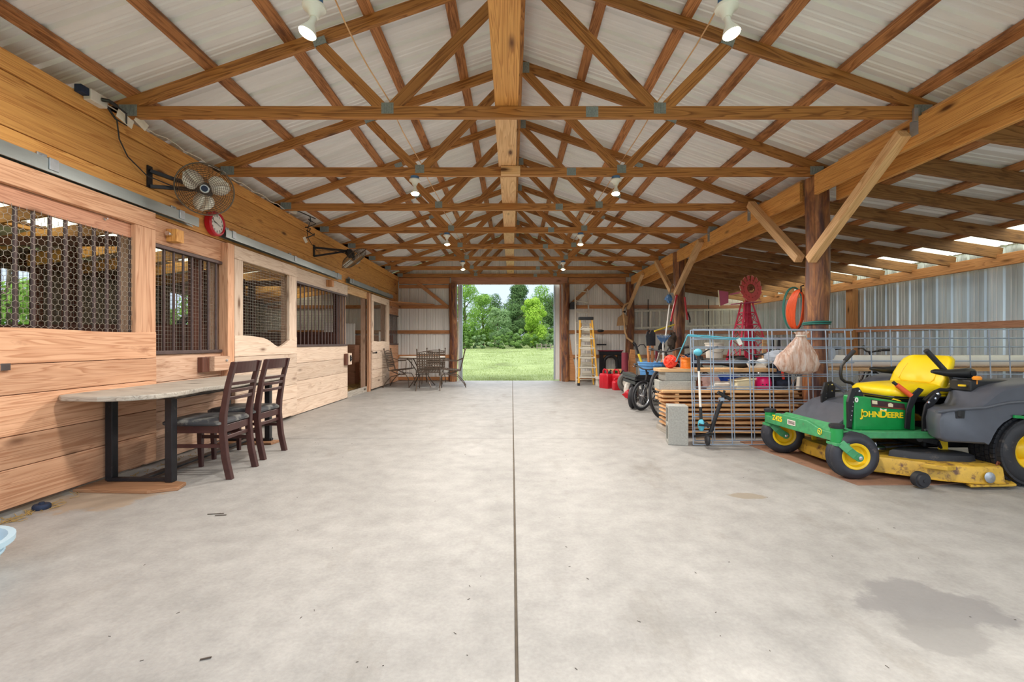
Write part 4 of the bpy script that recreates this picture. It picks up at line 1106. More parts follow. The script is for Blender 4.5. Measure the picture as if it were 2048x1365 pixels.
# ================================================================ lumber stack, blocks
rnd=random.Random(7);n=0;z=.055;lay=['top','second','third','fourth','fifth','sixth','seventh','eighth','ninth','bottom']
for i in range(10):
    for j in range(2):
        y0=4.80+j*.30+rnd.uniform(-.03,.03);x0=1.69+rnd.uniform(-.06,.06);x1=3.05+rnd.uniform(-.05,.06) if j==0 else 3.7+rnd.uniform(-.1,.1)
        x0=(1.64 if i>=6 else 1.77)+rnd.uniform(-.035,.035)+.19*j
        mb=MB();sag=rnd.uniform(-.006,.006)
        mb.frame(V(((x0+x1)/2,y0+.14,z+.0125)),V((1,rnd.uniform(-.02,.02),rnd.uniform(-.006,.006))).normalized(),V((0,1,0)),V((0,0,1)),(x1-x0)/2,.135,.0115)
        tag(mb.build('lumber_board','lumber_wood',bevel=.003),'rough board in the stickered lumber stack, %s layer, %s row'%(lay[9-i],('front','back')[j]),'board','boards of the lumber stack')
    if i<9:
        for x,w_ in ((1.75,'left'),(2.35,'middle'),(2.98,'right')):
            mb=MB();mb.box(x,4.82,z+.0245,x+.04,5.36,z+.0415,1)
            tag(mb.build('spacer_strip','lumber_wood'),'%s thin spacer strip lying on the %s layer of the lumber stack'%(w_,lay[9-i]),'spacer','spacer strips')
    z+=.0475
ZT=z-.0225
for x,w_ in ((1.72,'left'),(2.95,'right')):
    mb=MB();mb.box(x,4.82,0,x+.09,5.36,.054,1);tag(mb.build('floor_bearer','gray_wood'),'grey bearer on the floor under the %s end of the lumber stack'%w_,'bearer')
def block(label,M_,hx=.195,hy=.095,hz=.095):
    """hollow concrete block: outer shell with two cores"""
    t=local('cinder_block',label,'cinder block','concrete blocks')
    mb=MB();mb.box(-hx,-hy,-hz,hx,-hy+.03,hz);mb.box(-hx,hy-.03,-hz,hx,hy,hz)
    for x in (-hx,-.016,hx-.034): mb.box(x+.002,-hy+.03,-hz,x+.032,hy-.03,hz)
    mb.build('block','cinder',t,bevel=.004)
    t.matrix_world=M_;return t
Mx=Matrix
block('cinder block standing on end at the left end of the wire panel',Mx.Translation((1.67,4.56,.1955))@Mx.Rotation(R(-12),4,'Z')@Mx.Rotation(R(90),4,'Y'))
block('lower of two cinder blocks lying on the end of the lumber stack',Mx.Translation((1.80,4.98,ZT+.05))@Mx.Rotation(R(-6),4,'Z'),.195,.12,.048)
block('upper of two cinder blocks lying on the end of the lumber stack',Mx.Translation((1.83,4.98,ZT+.147))@Mx.Rotation(R(3),4,'Z'),.175,.10,.047)
block('cinder block stacked beside the near log post, right side',Mx.Translation((3.66,5.1,ZT+.10)),.195,.095,.097)
block('grey cinder block behind the mower lever under the pale pipe',Mx.Translation((3.75,4.97,ZT-.12)),.17,.095,.075)
zb=ZT+.196
mb=MB();mb.box(1.60,4.86,zb,2.86,5.1,zb+.036,0);tag(mb.build('shelf_plank','pale_wood',bevel=.004),'pale plank laid on the cinder blocks as a shelf over the lumber','plank')
zb+=.037
# red-orange winder and orange spool
t=thing('rope_winder','red-orange ball of cord on the left end of the plank shelf','rope',(1.735,4.93,zb))
mb=MB()
for i in range(16):
    ax=V((rnd.uniform(-1,1),rnd.uniform(-1,1),rnd.uniform(-1,1))).normalized();mb.torus((1.735,4.93,zb+.073),ax,.06+rnd.uniform(-.008,.006),.009,22,6)
mb.build('cord_loops','red_orange',t,smooth=True)
mb=MB();mb.blob((1.735,4.93,zb+.073),(.057,.057,.057),amp=.05);mb.build('core','red_orange',t,smooth=True)
t=thing('cord_spool','orange spool of cord standing on the plank shelf','spool',(1.905,4.93,zb))
mb=MB();mb.lathe([(0,0),(.062,0),(.062,.006),(.052,.008),(.052,.108),(.062,.11),(.062,.116),(0,.116)],(1.905,4.93,zb),(0,0,1),26);mb.build('spool_body','orange_spool',t,smooth=True)
mb=MB()
for k in range(11): mb.torus((1.905,4.93,zb+.014+k*.009),(0,0,1),.052,.0052,26,6)
mb.build('cord_winding','orange_spool',t,smooth=True)
mb=MB();mb.tube([(1.87,4.93,zb+.116),(1.84,4.93,zb+.15),(1.88,4.94,zb+.14),(1.92,4.93,zb+.118)],.004,6);mb.build('loose_end','wood_handle',t)
# things on top of the stack
def item(name,mb,mat,label,cat,smooth=True,**k): return tag(mb.build(name,mat,smooth=smooth,**k),label,cat)
zt=ZT
mb=MB();mb.blob((2.16,5.0,zt+.075),(.15,.11,.085),amp=.22,seed=1,flat=-.075);item('feed_bag','',0,0,0) if 0 else item('feed_bag',mb,'red_plastic' if 0 else 'sack_pink','crumpled pinkish feed bag on the lumber right of the cinder blocks','bag')
mb=MB();mb.blob((2.30,4.93,zt+.04),(.2,.1,.05),amp=.25,seed=2,flat=-.04);item('feed_bag',mb,'white_dirty','flattened pale grey feed bag along the front of the lumber','bag')
mb=MB();mb.blob((2.03,4.93,zt+.06),(.05,.07,.06),amp=.2,seed=3,flat=-.06);item('rag',mb,'rust','rusty red rag tucked beside the cinder blocks','rag')
mb=MB();mb.blob((2.44,5.1,zt+.10),(.15,.1,.05),amp=.25,seed=4,flat=-.1);item('tarp',mb,'blue_tarp','bunched blue tarp behind the cream tub on the lumber','tarp')
t=thing('cream_tub','cream plastic tub lying on the lumber behind the wire','tub',(2.52,4.93,zt))
mb=MB();mb.prism([(-.11,0),(.09,0),(.10,.11),(.02,.125),(-.10,.10)],(2.52,5.04,zt),(1,0,0),(0,0,1),.2);mb.build('body','cream',t,bevel=.015)
mb=MB();mb.prism([(-.115,.095),(.105,.115),(.105,.127),(-.115,.107)],(2.52,5.05,zt),(1,0,0),(0,0,1),.22);mb.build('lid','cream',t,bevel=.004)
t=thing('pink_bucket','hot pink sports helmet lying on the lumber behind the wire','helmet',(2.76,4.95,zt))
mb=MB();mb.lathe([(.062,0),(.078,.02),(.085,.07),(.078,.115),(.06,.14)],(2.76,4.95,zt+.002),(0,0,1),24,caps=False);mb.build('shell','hot_pink',t,smooth=True,solid=.006)
mb=MB();mb.lathe([(0,.03),(.07,.03),(.07,.12),(0,.12)],(2.76,4.95,zt),(0,0,1),18);mb.build('padding','sack_pink',t,smooth=True)
mb=MB()
for a in (-120,-95,-70): mb.lathe([(.008,0),(.008,.004),(0,.004)],(2.76+.082*math.cos(R(a)),4.95+.082*math.sin(R(a)),zt+.06),(math.cos(R(a)),math.sin(R(a)),0),8)
mb.build('vents','black_plastic',t)
mb=MB();mb.tube([(2.70,4.86,zt+.012),(2.74,4.84,zt+.008),(2.79,4.85,zt+.02),(2.83,4.88,zt+.006)],.005,6);mb.build('strap','black_plastic',t)
t=thing('duffel_bag','navy backpack with orange-red tag on the lumber behind the wire','bag',(2.96,5.0,zt))
mb=MB();mb.blob((2.96,5.02,zt+.135),(.125,.11,.145),16,11,amp=.07,seed=6,flat=-.135);mb.build('body','navy_cloth',t,smooth=True)
mb=MB();mb.blob((2.97,4.92,zt+.075),(.085,.04,.07),amp=.05,seed=9);mb.build('pocket','navy_cloth',t,smooth=True)
mb=MB()
for z_ in (.10,.14,.18): mb.tube([(2.86,4.945,zt+z_),(2.96,4.895,zt+z_-.004),(3.07,4.95,zt+z_)],.004,5)
mb.build('seams','black_plastic',t)
mb=MB();mb.bar((2.935,4.885,zt+.20),(2.94,4.872,zt+.115),.028,.008,up=(0,1,0));mb.build('tag_strap','red_orange',t,bevel=.003)
mb=MB();mb.tube([(2.9,4.97,zt+.26),(2.93,4.95,zt+.31),(3.0,4.95,zt+.31),(3.03,4.97,zt+.26)],.01,6);mb.build('handle','navy_cloth',t,smooth=True)
mb=MB();mb.prism([(-.06,0),(.05,0),(.055,.15),(-.05,.15)],(3.12,4.86,zt+.002),(1,0,0),(0,0,1),.05);item('paper_sack',mb,'white_dirty','pale paper sack standing between the navy backpack and the log post','sack',smooth=False,bevel=.012)
t=thing('storage_bin','dark navy bin on the lumber just left of the near log post','bin',(3.0,5.27,zt))
mb=MB();mb.prism([(-.10,0),(.12,0),(.135,.16),(-.115,.16)],(3.08,5.37,zt),(1,0,0),(0,0,1),.2);mb.build('body','navy_cloth',t,bevel=.008)
mb=MB();mb.box(2.955,5.16,zt+.162,3.225,5.38,zt+.182);mb.build('lid','black_plastic',t,bevel=.006)
# helmet with white side plates and bucket on the plank
t=thing('helmet','black helmet with white side plates lying on the plank shelf','helmet',(2.62,5.0,zb))
mb=MB();mb.blob((2.56,5.03,zb+.058),(.10,.085,.065),amp=.04,seed=3,flat=-.057);mb.build('shell','black_plastic',t,smooth=True)
mb=MB();mb.prism([(-.02,0),(.17,0),(.15,.03),(.05,.085),(-.01,.09),(-.05,.05)],(2.62,4.945,zb+.002),(1,0,0),(0,0,1),.03);mb.build('side_plate','white_plastic',t,bevel=.008)
mb=MB();mb.lathe([(0,0),(.03,0),(.03,.006),(0,.006)],(2.63,4.914,zb+.055),(0,-1,0),16);mb.build('disc','black_plastic',t,smooth=True)
t=thing('helmet','second white and dark helmet on the plank shelf by the backpack','helmet',(2.80,5.02,zb))
mb=MB();mb.blob((2.80,5.02,zb+.05),(.075,.075,.055),amp=.05,seed=13,flat=-.049);mb.build('shell','white_plastic',t,smooth=True)
mb=MB();mb.prism([(-.06,-.0),(.06,.02),(.05,.06),(-.03,.03)],(2.84,4.94,zb+.01),(1,0,0),(0,0,1),.012);mb.build('visor','black_plastic',t,bevel=.004)
def bucket(name,label,c,r,h,mat,rim=True):
    t=thing(name,label,'bucket',c);c=V(c)
    mb=MB();mb.lathe([(0,0),(r*.86,0),(r*.88,.01),(r,h),(r*.97,h),(r*.85,.02),(0,.02)],c,(0,0,1),28,caps=False);mb.build('body',mat,t,smooth=True)
    if rim:
        mb=MB();mb.torus(c+V((0,0,h-.01)),(0,0,1),r*1.02,.008,28,6);mb.torus(c+V((0,0,h-.06)),(0,0,1),r*1.0,.006,28,6);mb.build('rim',mat,t,smooth=True)
        mb=MB();mb.tube([c+V((r*1.02*math.cos(R(a)),-.01-.0*a,h-.04)) +V((0,-r*.9*math.sin(R(a)),-.10*math.sin(R(a)))) for a in range(0,181,15)],.003,5);mb.build('handle','wire',t)
    return t
bucket('plastic_bucket','white bucket standing behind the bicycle tangle, left of the windmill',(2.90,6.45,.80),.125,.22,'white_dirty')
t=thing('cooler_jug','white jug with rounded lid behind the wire, left of the hanging feed sack','jug',(3.08,5.05,zb-.02))
mb=MB();mb.lathe([(0,0),(.062,0),(.078,.115),(0,.115)],(3.07,5.22,zb-.04),(0,0,1),22);mb.build('body','white_dirty',t,smooth=True)
mb=MB();mb.lathe([(.086,.115),(.088,.13),(.07,.165),(.03,.185),(0,.19)],(3.07,5.22,zb-.04),(0,0,1),22);mb.build('lid','white_plastic',t,smooth=True)
# pale pipe roll on planks along the lean-to
mb=MB();mb.box(3.35,5.18,zb-.05,6.1,5.5,zb-.012,0);tag(mb.build('long_plank','pale_wood',bevel=.004),'long plank under the pale rolled sheet behind the mower','plank')
mb=MB();pts=[(3.36,5.32,zb+.062)]+[(3.36+i*.27,5.32,zb+.062) for i in range(1,11)]
mb.tube(pts,[.071]*11,20);mb.tube([(6.06,5.32,zb+.062),(6.07,5.32,zb+.062)],.03,12)
tag(mb.build('rolled_sheet','white_plastic',smooth=True),'long white roll lying on the plank behind the mower seat','roll')
mb=MB();mb.bar((4.7,5.6,zb+.11),(6.1,5.55,zb+.09),.12,.03);mb.bar((3.5,5.6,zb+.11),(5.2,5.62,zb+.12),.1,.02);tag(mb.build('dark_boards','dark_stall_wood'),'dark boards lying behind the long white roll','board')
for i,x in enumerate((3.5,4.6,5.7)):
    for j,z in enumerate((0,.1955,.391)):
        mb=MB();mb.box(x,5.22,z,x+.39,5.42,z+.19,0)
        tag(mb.build('concrete_block','cinder',bevel=.006),'%s concrete block of the %s pier under the long white roll'%(('bottom','middle','top')[j],('left','middle','right')[i]),'block','block piers under the roll')
# string trimmer in front of the panel
t=thing('string_trimmer','battery string trimmer with white shaft leaning on the wire panel','trimmer',at(1405,868,4.40))
a=at(1396,705,4.42);b_=at(1403,862,4.36)
pt=lambda f:a+(b_-a)*f
mb=MB();mb.tube([pt(.16),pt(.72)],.011,10);mb.build('shaft','white_plastic',t,smooth=True)
mb=MB();mb.tube([pt(.04),pt(.24)],.014,10);mb.tube([pt(.70),pt(.86)],.015,10);mb.build('grip','black_plastic',t,smooth=True)
mb=MB();mb.blob(pt(.0),(.04,.045,.035),amp=.05);mb.build('battery_head','blue_plastic' if 0 else 'cyan_rope',t,smooth=True)
mb=MB();mb.blob(pt(.93),(.03,.04,.06),amp=.06);mb.build('motor_head','cyan_rope',t,smooth=True)
mb=MB();mb.prism([(-.05,0),(.06,-.01),(.07,.02),(.01,.05),(-.03,.03)],pt(.93)+V((0,-.05,0)),(1,0,0),(0,1,.4),.01);mb.tube([pt(.86),pt(.86)+V((.055,-.02,-.03)),pt(.86)+V((.06,-.02,-.08))],.006,6);mb.build('guard','black_plastic',t)
# kick scooter
t=thing('kick_scooter','black folded kick scooter leaning inside the wire panel','scooter',at(1412,885,4.40))
a=at(1443,800,4.38);b_=at(1421,865,4.36);c_=at(1413,884,4.34)
mb=MB();mb.tube([a,b_],.019,10);mb.tube([a,a+(a-b_)*.28],.012,8);mb.build('stem','black_steel',t,smooth=True)
h0=at(1436,785,4.36);h1=at(1461,799,4.36);mb=MB();mb.tube([h0,h1],.013,10);mb.tube([h0,h0+(h1-h0)*.36],.018,10);mb.tube([h1,h1+(h0-h1)*.36],.018,10);mb.build('handlebar','black_plastic',t,smooth=True)
mb=MB();mb.tube([a+V((-.02,0,.0)),a+V((.02,0,.004))],.023,10);mb.build('clamp','panel_wire',t)
mb=MB();mb.bar(b_+V((.0,0,-.02)),c_+V((0,.25,-.0)),.08,.02);mb.tube([b_,b_+V((-.05,0,-.02))],.012,8);mb.build('deck','black_plastic',t,bevel=.004)
mb=MB();mb.torus(c_+V((-.0,-.02,.018)),(.95,-.1,0),.038,.016,20,8);mb.lathe([(0,-.012),(.028,-.012),(.028,.012),(0,.012)],c_+V((0,-.02,.018)),(.95,-.1,0),14);mb.build('wheel','rubber',t,smooth=True)
# ================================================================ bicycles
def bicycle(label,loc,rz,wr=.33,frame='black_steel',lean=0,saddle=.86,tire='rubber',sp=28):
    """rolls along +x; wheels at x=0 (front) and x=-1.5*... (rear)"""
    t=local('bicycle',label,'bicycle','bicycles by the lumber');wb=wr*3.05
    for x in (0,-wb):
        o=V((x,0,wr));mb=MB();mb.torus(o,(0,1,0),wr-.019,.019,40,8);w=mb.build('wheel',tire,t,smooth=True)
        mb=MB();mb.torus(o,(0,1,0),wr-.047,.012,40,6,1.0);mb.build('rim','galv',w,smooth=True)
        mb=MB()
        for k in range(sp):
            a=2*PI*k/sp;mb.tube([o+V((0,(.02 if k%2 else -.02),0)),o+V((math.cos(a)*(wr-.06),0,math.sin(a)*(wr-.06)))],.0014,4,caps=False)
        mb.tube([o+V((0,-.04,0)),o+V((0,.04,0))],.016,10);mb.build('spokes','chrome',w)
        mb=MB();mb.bar(o+V((.03,-.012,.1)),o+V((.06,-.012,.19)),.03,.01);mb.build('reflector','white_plastic',w)
    bb=V((-wb*.56,0,wr*.86));st=V((-wb*.66,0,wr*2.05));hd=V((-wb*.14,0,wr*2.35));hb=V((-wb*.11,0,wr*2.0))
    mb=MB();mb.tube([st,hd],.016,8);mb.tube([bb,hb],.019,8);mb.tube([bb,st],.016,8);mb.tube([hd+V((-.01,0,.05)),hb],.02,8)
    for s_ in (-.045,.045):
        mb.tube([bb+V((0,s_*.6,0)),V((-wb,s_,wr))],.010,6);mb.tube([st+V((0,s_*.4,0)),V((-wb,s_,wr))],.008,6)
    mb.build('frame',frame,t,smooth=True)
    mb=MB()
    for s_ in (-.045,.045): mb.tube([hb+V((0,0,-.02)),hb+V((.0,s_,-.03)),V((0,s_,wr))],.012,6)
    mb.build('fork',frame,t,smooth=True)
    mb=MB();s0=V((-wb*.69,0,wr*2.05+.12));mb.tube([st,s0],.012,8);mb.build('seat_post','galv',t)
    mb=MB();rings=[]
    for (x,w,h) in ((.15,.012,.012),(.10,.02,.02),(0,.03,.026),(-.06,.07,.032),(-.11,.075,.03),(-.13,.05,.02)):
        rings.append([s0+V((x,w*math.cos(2*PI*k/10),.02+h*math.sin(2*PI*k/10)*.6)) for k in range(10)])
    mb.loft(rings);mb.build('saddle','black_plastic',t,smooth=True)
    mb=MB();h=hd+V((.03,0,.09));mb.tube([hd,h],.014,8);mb.tube([h+V((-.08,-.28,.05)),h+V((-.02,-.2,.04)),h+V((.0,-.06,0)),h+V((0,.06,0)),h+V((-.02,.2,.04)),h+V((-.08,.28,.05))],.011,8)
    hbr=mb.build('handlebar',frame,t,smooth=True)
    for s_ in (-1,1):
        mb=MB();mb.tube([h+V((-.085,s_*.29,.051)),h+V((-.035,s_*.22,.043))],.018,8);mb.tube([h+V((-.02,s_*.18,.03)),h+V((.03,s_*.2,.02)),h+V((.0,s_*.26,.025))],.005,5);mb.build('grip','black_plastic',hbr,smooth=True)
    mb=MB();mb.torus(bb+V((0,-.05,0)),(0,1,0),.085,.006,24,6);mb.tube([bb+V((0,-.06,0)),bb+V((.09,-.07,-.13))],.008,6);mb.tube([bb+V((0,.06,0)),bb+V((-.09,.07,.13))],.008,6)
    mb.bar(bb+V((.09,-.13,-.13)),bb+V((.09,-.07,-.13)),.09,.02);mb.bar(bb+V((-.09,.13,.13)),bb+V((-.09,.07,.13)),.09,.02);mb.build('crankset','black_steel',t)
    t.location=loc;t.rotation_euler=(R(lean),0,R(rz));return t
b1=bicycle('big mountain bicycle whose front wheel sticks out at the end of the lumber',(2.03,6.0,0),222,.345,lean=3)
b2=bicycle('smaller bicycle with spoked wheel left of the big mountain bicycle',(1.95,6.78,0),215,.225,lean=-3,sp=24)
b3=bicycle('dark bicycle leaning in the tangle behind the plank shelf',(2.55,6.15,0),195,.335,lean=9)
b4=bicycle('dark bicycle deepest in the tangle, handlebar up near the windmill',(3.0,5.92,0),188,.335,lean=-7)
b5=bicycle('bicycle whose handlebar shows right of the near log post',(4.35,6.45,0),200,.335,lean=4)
b6=bicycle('bicycle behind the mower lever, black grip pointing up to the right',(4.75,6.2,0),170,.345,lean=-4)
t=thing('balance_wheel','dark solid disc wheel leaning against the smaller bicycle','wheel',(1.80,6.9,.0))
mb=MB();mb.torus((1.87,6.98,.17),(.85,-.5,0),.135,.035,30,8);mb.build('tire','rubber',t,smooth=True)
mb=MB();mb.lathe([(0,-.02),(.11,-.02),(.115,0),(.11,.02),(0,.02)],(1.87,6.98,.17),(.85,-.5,0),24);mb.build('disc','black_plastic',t,smooth=True)
# ================================================================ wagon with blue tub and tools
t=thing('utility_wagon','dark utility wagon carrying the blue tub of tools','wagon',(2.20,7.6,0))
mb=MB();mb.box(2.0,7.25,.40,2.85,8.15,.44);mb.box(2.0,7.25,.44,2.03,8.15,.50);mb.box(2.82,7.25,.44,2.85,8.15,.50);mb.box(2.0,7.25,.44,2.85,7.28,.50);mb.build('bed','black_plastic',t,bevel=.01)
for x in (2.15,2.72):
    for y in (7.4,8.0):
        mb=MB();mb.torus((x,y,.16),(1,0,0),.12,.04,24,8);mb.lathe([(0,-.02),(.09,-.02),(.09,.02),(0,.02)],(x,y,.16),(1,0,0),18);mb.build('wheel','rubber',t,smooth=True)
mb=MB();mb.bar((2.3,7.3,.36),(2.3,8.1,.36),.6,.05);mb.bar((2.15,7.4,.2),(2.15,7.4,.4),.04,.04);mb.bar((2.72,7.4,.2),(2.72,7.4,.4),.04,.04);mb.tube([(2.0,7.3,.42),(1.95,7.1,.47),(2.0,7.12,.5)],.012,6);mb.build('frame','black_steel',t)
zt2=.445
t=thing('blue_tub','round blue plastic tub full of long-handled tools','tub',(2.22,7.55,zt2))
mb=MB();c=V((2.35,7.55,zt2));mb.lathe([(0,0),(.175,0),(.19,.01),(.20,.10),(.205,.105),(.21,.19),(.225,.195),(.23,.235),(.238,.24),(.238,.255),(.222,.255),(.205,.2),(.19,.03),(0,.03)],c,(0,0,1),36,caps=False);mb.build('body','blue_tub',t,smooth=True)
for a in (-85,95):
    mb=MB();d_=V((math.cos(R(a)),math.sin(R(a)),0));e=V((-d_.y,d_.x,0));mb.bar(c+d_*.235-e*.07+V((0,0,.205)),c+d_*.235+e*.07+V((0,0,.205)),.03,.035);mb.build('handle','blue_tub',t,bevel=.006)
def tool(name,label,parts,cat='tool'):
    """parts: (part name, material, [points], radius) or (part name, material, MB)"""
    p0=parts[0][2][0] if not isinstance(parts[0][2],MB) else parts[0][2].v[0]
    t=thing(name,label,cat,p0,None)
    for p in parts:
        if isinstance(p[2],MB): p[2].build(p[0],p[1],t,smooth=True)
        else:
            mb=MB();mb.tube(p[2],p[3],8);mb.build(p[0],p[1],t,smooth=True)
    return t
Y=7.55
A=lambda px,py,y=Y:at(px,py,y)
mb=MB();mb.prism([(-.03,0),(.03,0),(.035,.16),(.012,.24),(-.012,.24),(-.035,.16)],A(1296,692),(1,0,0),(0,.1,1),.02)
mb2=MB();mb2.prism([(-.045,0),(.045,0),(.05,.2),(.02,.26),(-.02,.26),(-.05,.2)],A(1305,692,7.62),(1,0,0),(0,.1,1),.02)
tool('post_hole_digger','post-hole digger with two orange wood handles standing in the blue tub',[('handle','wood_handle',[A(1299,748)+V((0,0,-.04)),A(1296,692)],.022),('handle','wood_handle',[A(1304,748,7.6)+V((0,0,-.04)),A(1305,692,7.6)],.022),('blade','black_steel',mb),('blade','black_steel',mb2)])
mb=MB()
for k in range(9):
    f=(k-4)/4;o=A(1326,684,7.5);mb.tube([o+V((.01*f,0,-.03)),o+V((.10*f,-.01,.085)),o+V((.112*f,-.05,.10))],.0075,5)
mb.bar(A(1326,684,7.5)+V((-.085,0,.05)),A(1326,684,7.5)+V((.085,0,.05)),.008,.02)
tool('leaf_rake','blue leaf rake standing head up in the blue tub',[('shaft','white_plastic',[A(1327,740,7.5)+V((0,0,-.02)),A(1326,684,7.5)],.012),('head','blue_plastic',mb)])
tool('long_pole','tall white pole with blue mop head leaning on the middle log post',[('shaft','white_plastic',[A(1331,675,7.9),A(1339,610,8.2)],.013),('head','blue_plastic',(lambda m:(m.blob(A(1338,598,8.2),(.06,.05,.08),amp=.3,sc=6,seed=2),m)[1])(MB())),('hook','wire',[A(1339,590,8.2),A(1341,578,8.3),A(1346,568,8.4),A(1349,572,8.4)],.008)],'mop')
tool('yellow_pole','yellow pole slanting across behind the blue rake','' or [('shaft','yellow_pole',[A(1309,663,7.9),A(1348,650,8.3)],.014),('shaft','yellow_pole',[A(1309,663,7.9)+V((0,0,-.01)),A(1300,668,7.85)],.01)],'pole')
mb=MB();mb.prism([(-.05,0),(.05,0),(.055,.1),(.03,.17),(-.03,.17),(-.055,.1)],A(1321,705,7.7),(1,0,0),(.2,.1,1),.006)
tool('spade','spade with grey shaft leaning right in the blue tub',[('shaft','wire',[A(1312,730,7.6),A(1322,700,7.7)],.018),('blade','black_steel',mb)])
tool('hoe','short wooden-handled hoe at the right rim of the blue tub',[('shaft','wood_handle',[A(1320,730,7.55),A(1330,712,7.6)],.016),('head','black_steel',[A(1327,715,7.6),A(1334,703,7.6),A(1338,695,7.6),A(1341,700,7.6)],.012)])
tool('weed_whip','yellow-gripped black shafted tool leaning on the left rim of the tub',[('grip','yellow_pole',[A(1284,728),A(1277,708)],.02),('shaft','black_steel',[A(1277,708),A(1271,690),A(1268,686)],.018),('loop','black_plastic',[A(1273,696),A(1280,690),A(1288,690),A(1292,696)],.009)])
t=thing('scythe','old scythe with curved wooden handle hanging at the end wall post','scythe',(3.05,11.3,1.2))
y=11.3
mb=MB();mb.tube([at(px,py,y) for px,py in ((1258,606),(1250,609),(1246,618),(1247,632),(1249,648),(1250,664),(1254,676),(1262,682),(1267,686))],.024,8);mb.build('handle','pale_wood',t,smooth=True)
mb=MB();mb.tube([at(1245,624,y),at(1251,624,y)],.026,8);mb.tube([at(1266,684,y),at(1270,692,y)],.03,8);mb.build('band','black_steel',t)
mb=MB();mb.prism([(-.15,-.12),(.12,-.1),(.13,.12),(.02,.2),(-.12,.09)],at(1245,643,11.5),(1,0,0),(0,0,1),.03);item('cardboard_piece',mb,'cardboard','torn cardboard sheet hanging left of the post at the end wall','cardboard',smooth=False)
# ================================================================ end wall things
def ladder(label,name,a0,a1,b0,b1,n,mat,rw=.03,rd=.05,rmat='aluminum',start=.04,end=.97,rung=.013,up=(0,1,0)):
    t=thing(name,label,'ladder',(V(a0)+V(b0))/2,None);a0,a1,b0,b1=map(V,(a0,a1,b0,b1))
    for p,q in ((a0,a1),(b0,b1)):
        mb=MB();mb.bar(p,q,rw,rd,up=up);mb.build('side_rail',mat,t,bevel=.004)
    for i in range(n):
        f=start+(end-start)*i/(n-1);mb=MB();mb.tube([a0+(a1-a0)*f,b0+(b1-b0)*f],rung,8);mb.build('rung',rmat,t,smooth=True)
    return t
ladder('tall narrow pale ladder leaning on the end wall behind the stepladder','straight_ladder',(1.60,11.2,0),(1.655,11.82,CAMZ+1.46),(2.02,11.2,0),(1.98,11.82,CAMZ+1.40),9,'white_dirty',.03,.05,'aluminum',up=(0,1,0))
t=thing('step_ladder','yellow fibreglass stepladder leaning closed against the end wall','ladder',(1.96,10.9,0))
bl=V((1.585,10.72,0));br=V((2.04,10.72,0));tl_=V((1.665,11.02,CAMZ+.58));tr_=V((1.955,11.02,CAMZ+.58))
for p,q,m_ in ((bl,tl_,'aluminum'),(br,tr_,'fiberglass')):
    mb=MB();mb.bar(p,q,.035,.075,up=(0,1,0));mb.build('side_rail','fiberglass',t,bevel=.004)
for p,q in ((bl+V((.05,.22,0)),tl_+V((.03,.05,-.1))),(br+V((-.06,.22,0)),tr_+V((-.03,.05,-.1)))):
    mb=MB();mb.bar(p,q,.03,.05,up=(0,1,0));mb.build('rear_rail','fiberglass',t,bevel=.003)
for i in range(6):
    f=.12+i*.145;mb=MB();a=bl+(tl_-bl)*f;b_=br+(tr_-br)*f;mb.bar(a,b_,.085,.026,up=(0,0,1));mb.tube([b_,b_+V((-.07,0,.07))],.008,6);mb.tube([a,a+V((.07,0,.07))],.008,6);mb.build('step','aluminum',t,bevel=.003)
mb=MB()
for i in range(6):
    mb.box(1.70,10.93+.03*i,.2+.21*i,1.92,10.935+.03*i,.34+.21*i)
    f=.12+i*.145;a=bl+(tl_-bl)*f+V((.05,.12,.06));b_=br+(tr_-br)*f+V((-.05,.12,.06));mb.tube([a,b_],.01,6)
mb.build('rear_bars','aluminum',t)
mb=MB();mb.box(1.635,10.95,CAMZ+.56,1.985,11.12,CAMZ+.63);mb.build('top_cap','black_plastic',t,bevel=.01)
for p in (bl,br):
    mb=MB();mb.box(p.x-.03,p.y-.045,0,p.x+.03,p.y+.05,.06);mb.build('foot','black_plastic',t,bevel=.004)
# long ladder hung level on the end wall
ladder('long aluminium extension ladder hung level along the end wall','extension_ladder',(3.0,11.86,CAMZ+.38),(6.05,11.86,CAMZ+.47),(3.0,11.86,CAMZ+.83),(6.05,11.86,CAMZ+.88),13,'aluminum',.04,.05,'aluminum',.06,.98,.03,up=(0,0,1))
for x,w_ in ((3.6,'left'),(5.2,'right')):
    mb=MB();mb.tube([(x,11.9,CAMZ+1.15),(x,11.9,CAMZ+.3),(x,11.8,CAMZ+.28),(x,11.8,CAMZ+.34)],.012,6)
    tag(mb.build('ladder_hook','black_steel'),'%s of two black hooks holding the level ladder on the end wall'%w_,'hook','ladder hooks')
t=thing('wall_box','dark grey mailbox-shaped box on the right doorway post','box',(1.6,11.85,CAMZ+.62))
mb=MB();mb.prism([(-.08,0),(.08,0),(.08,.14),(.05,.19),(-.05,.19),(-.08,.14)],(1.60,11.88,CAMZ+.88),(1,0,0),(0,0,1),.14);mb.build('body','black_plastic',t,bevel=.005)
mb=MB();mb.box(1.53,11.732,CAMZ+.9,1.67,11.74,CAMZ+1.0);mb.build('door','black_steel',t)
mb=MB();mb.blob(at(1201,662,11.85),(.09,.05,.035),amp=.15,seed=4);item('baseball_cap',mb,'black_plastic','black cap resting on the end wall rail right of the ladders','cap')
mb=MB();mb.prism([(0,0),(.2,0),(.05,.85),(0,1.25)],(1.52,11.9,.02),(1,0,0),(0,.02,1),.03);item('leaning_plank','' or mb,'far_wood','tapered orange plank leaning beside the right doorway post','plank',smooth=False)
t=thing('iron_rack','black arched iron rack standing against the end wall','rack',(2.66,11.55,0))
mb=MB()
for x in (2.31,2.78): mb.box(x-.05,11.6,0,x+.05,11.7,.78,2)
mb.box(2.25,11.58,.70,2.84,11.72,.80,0)
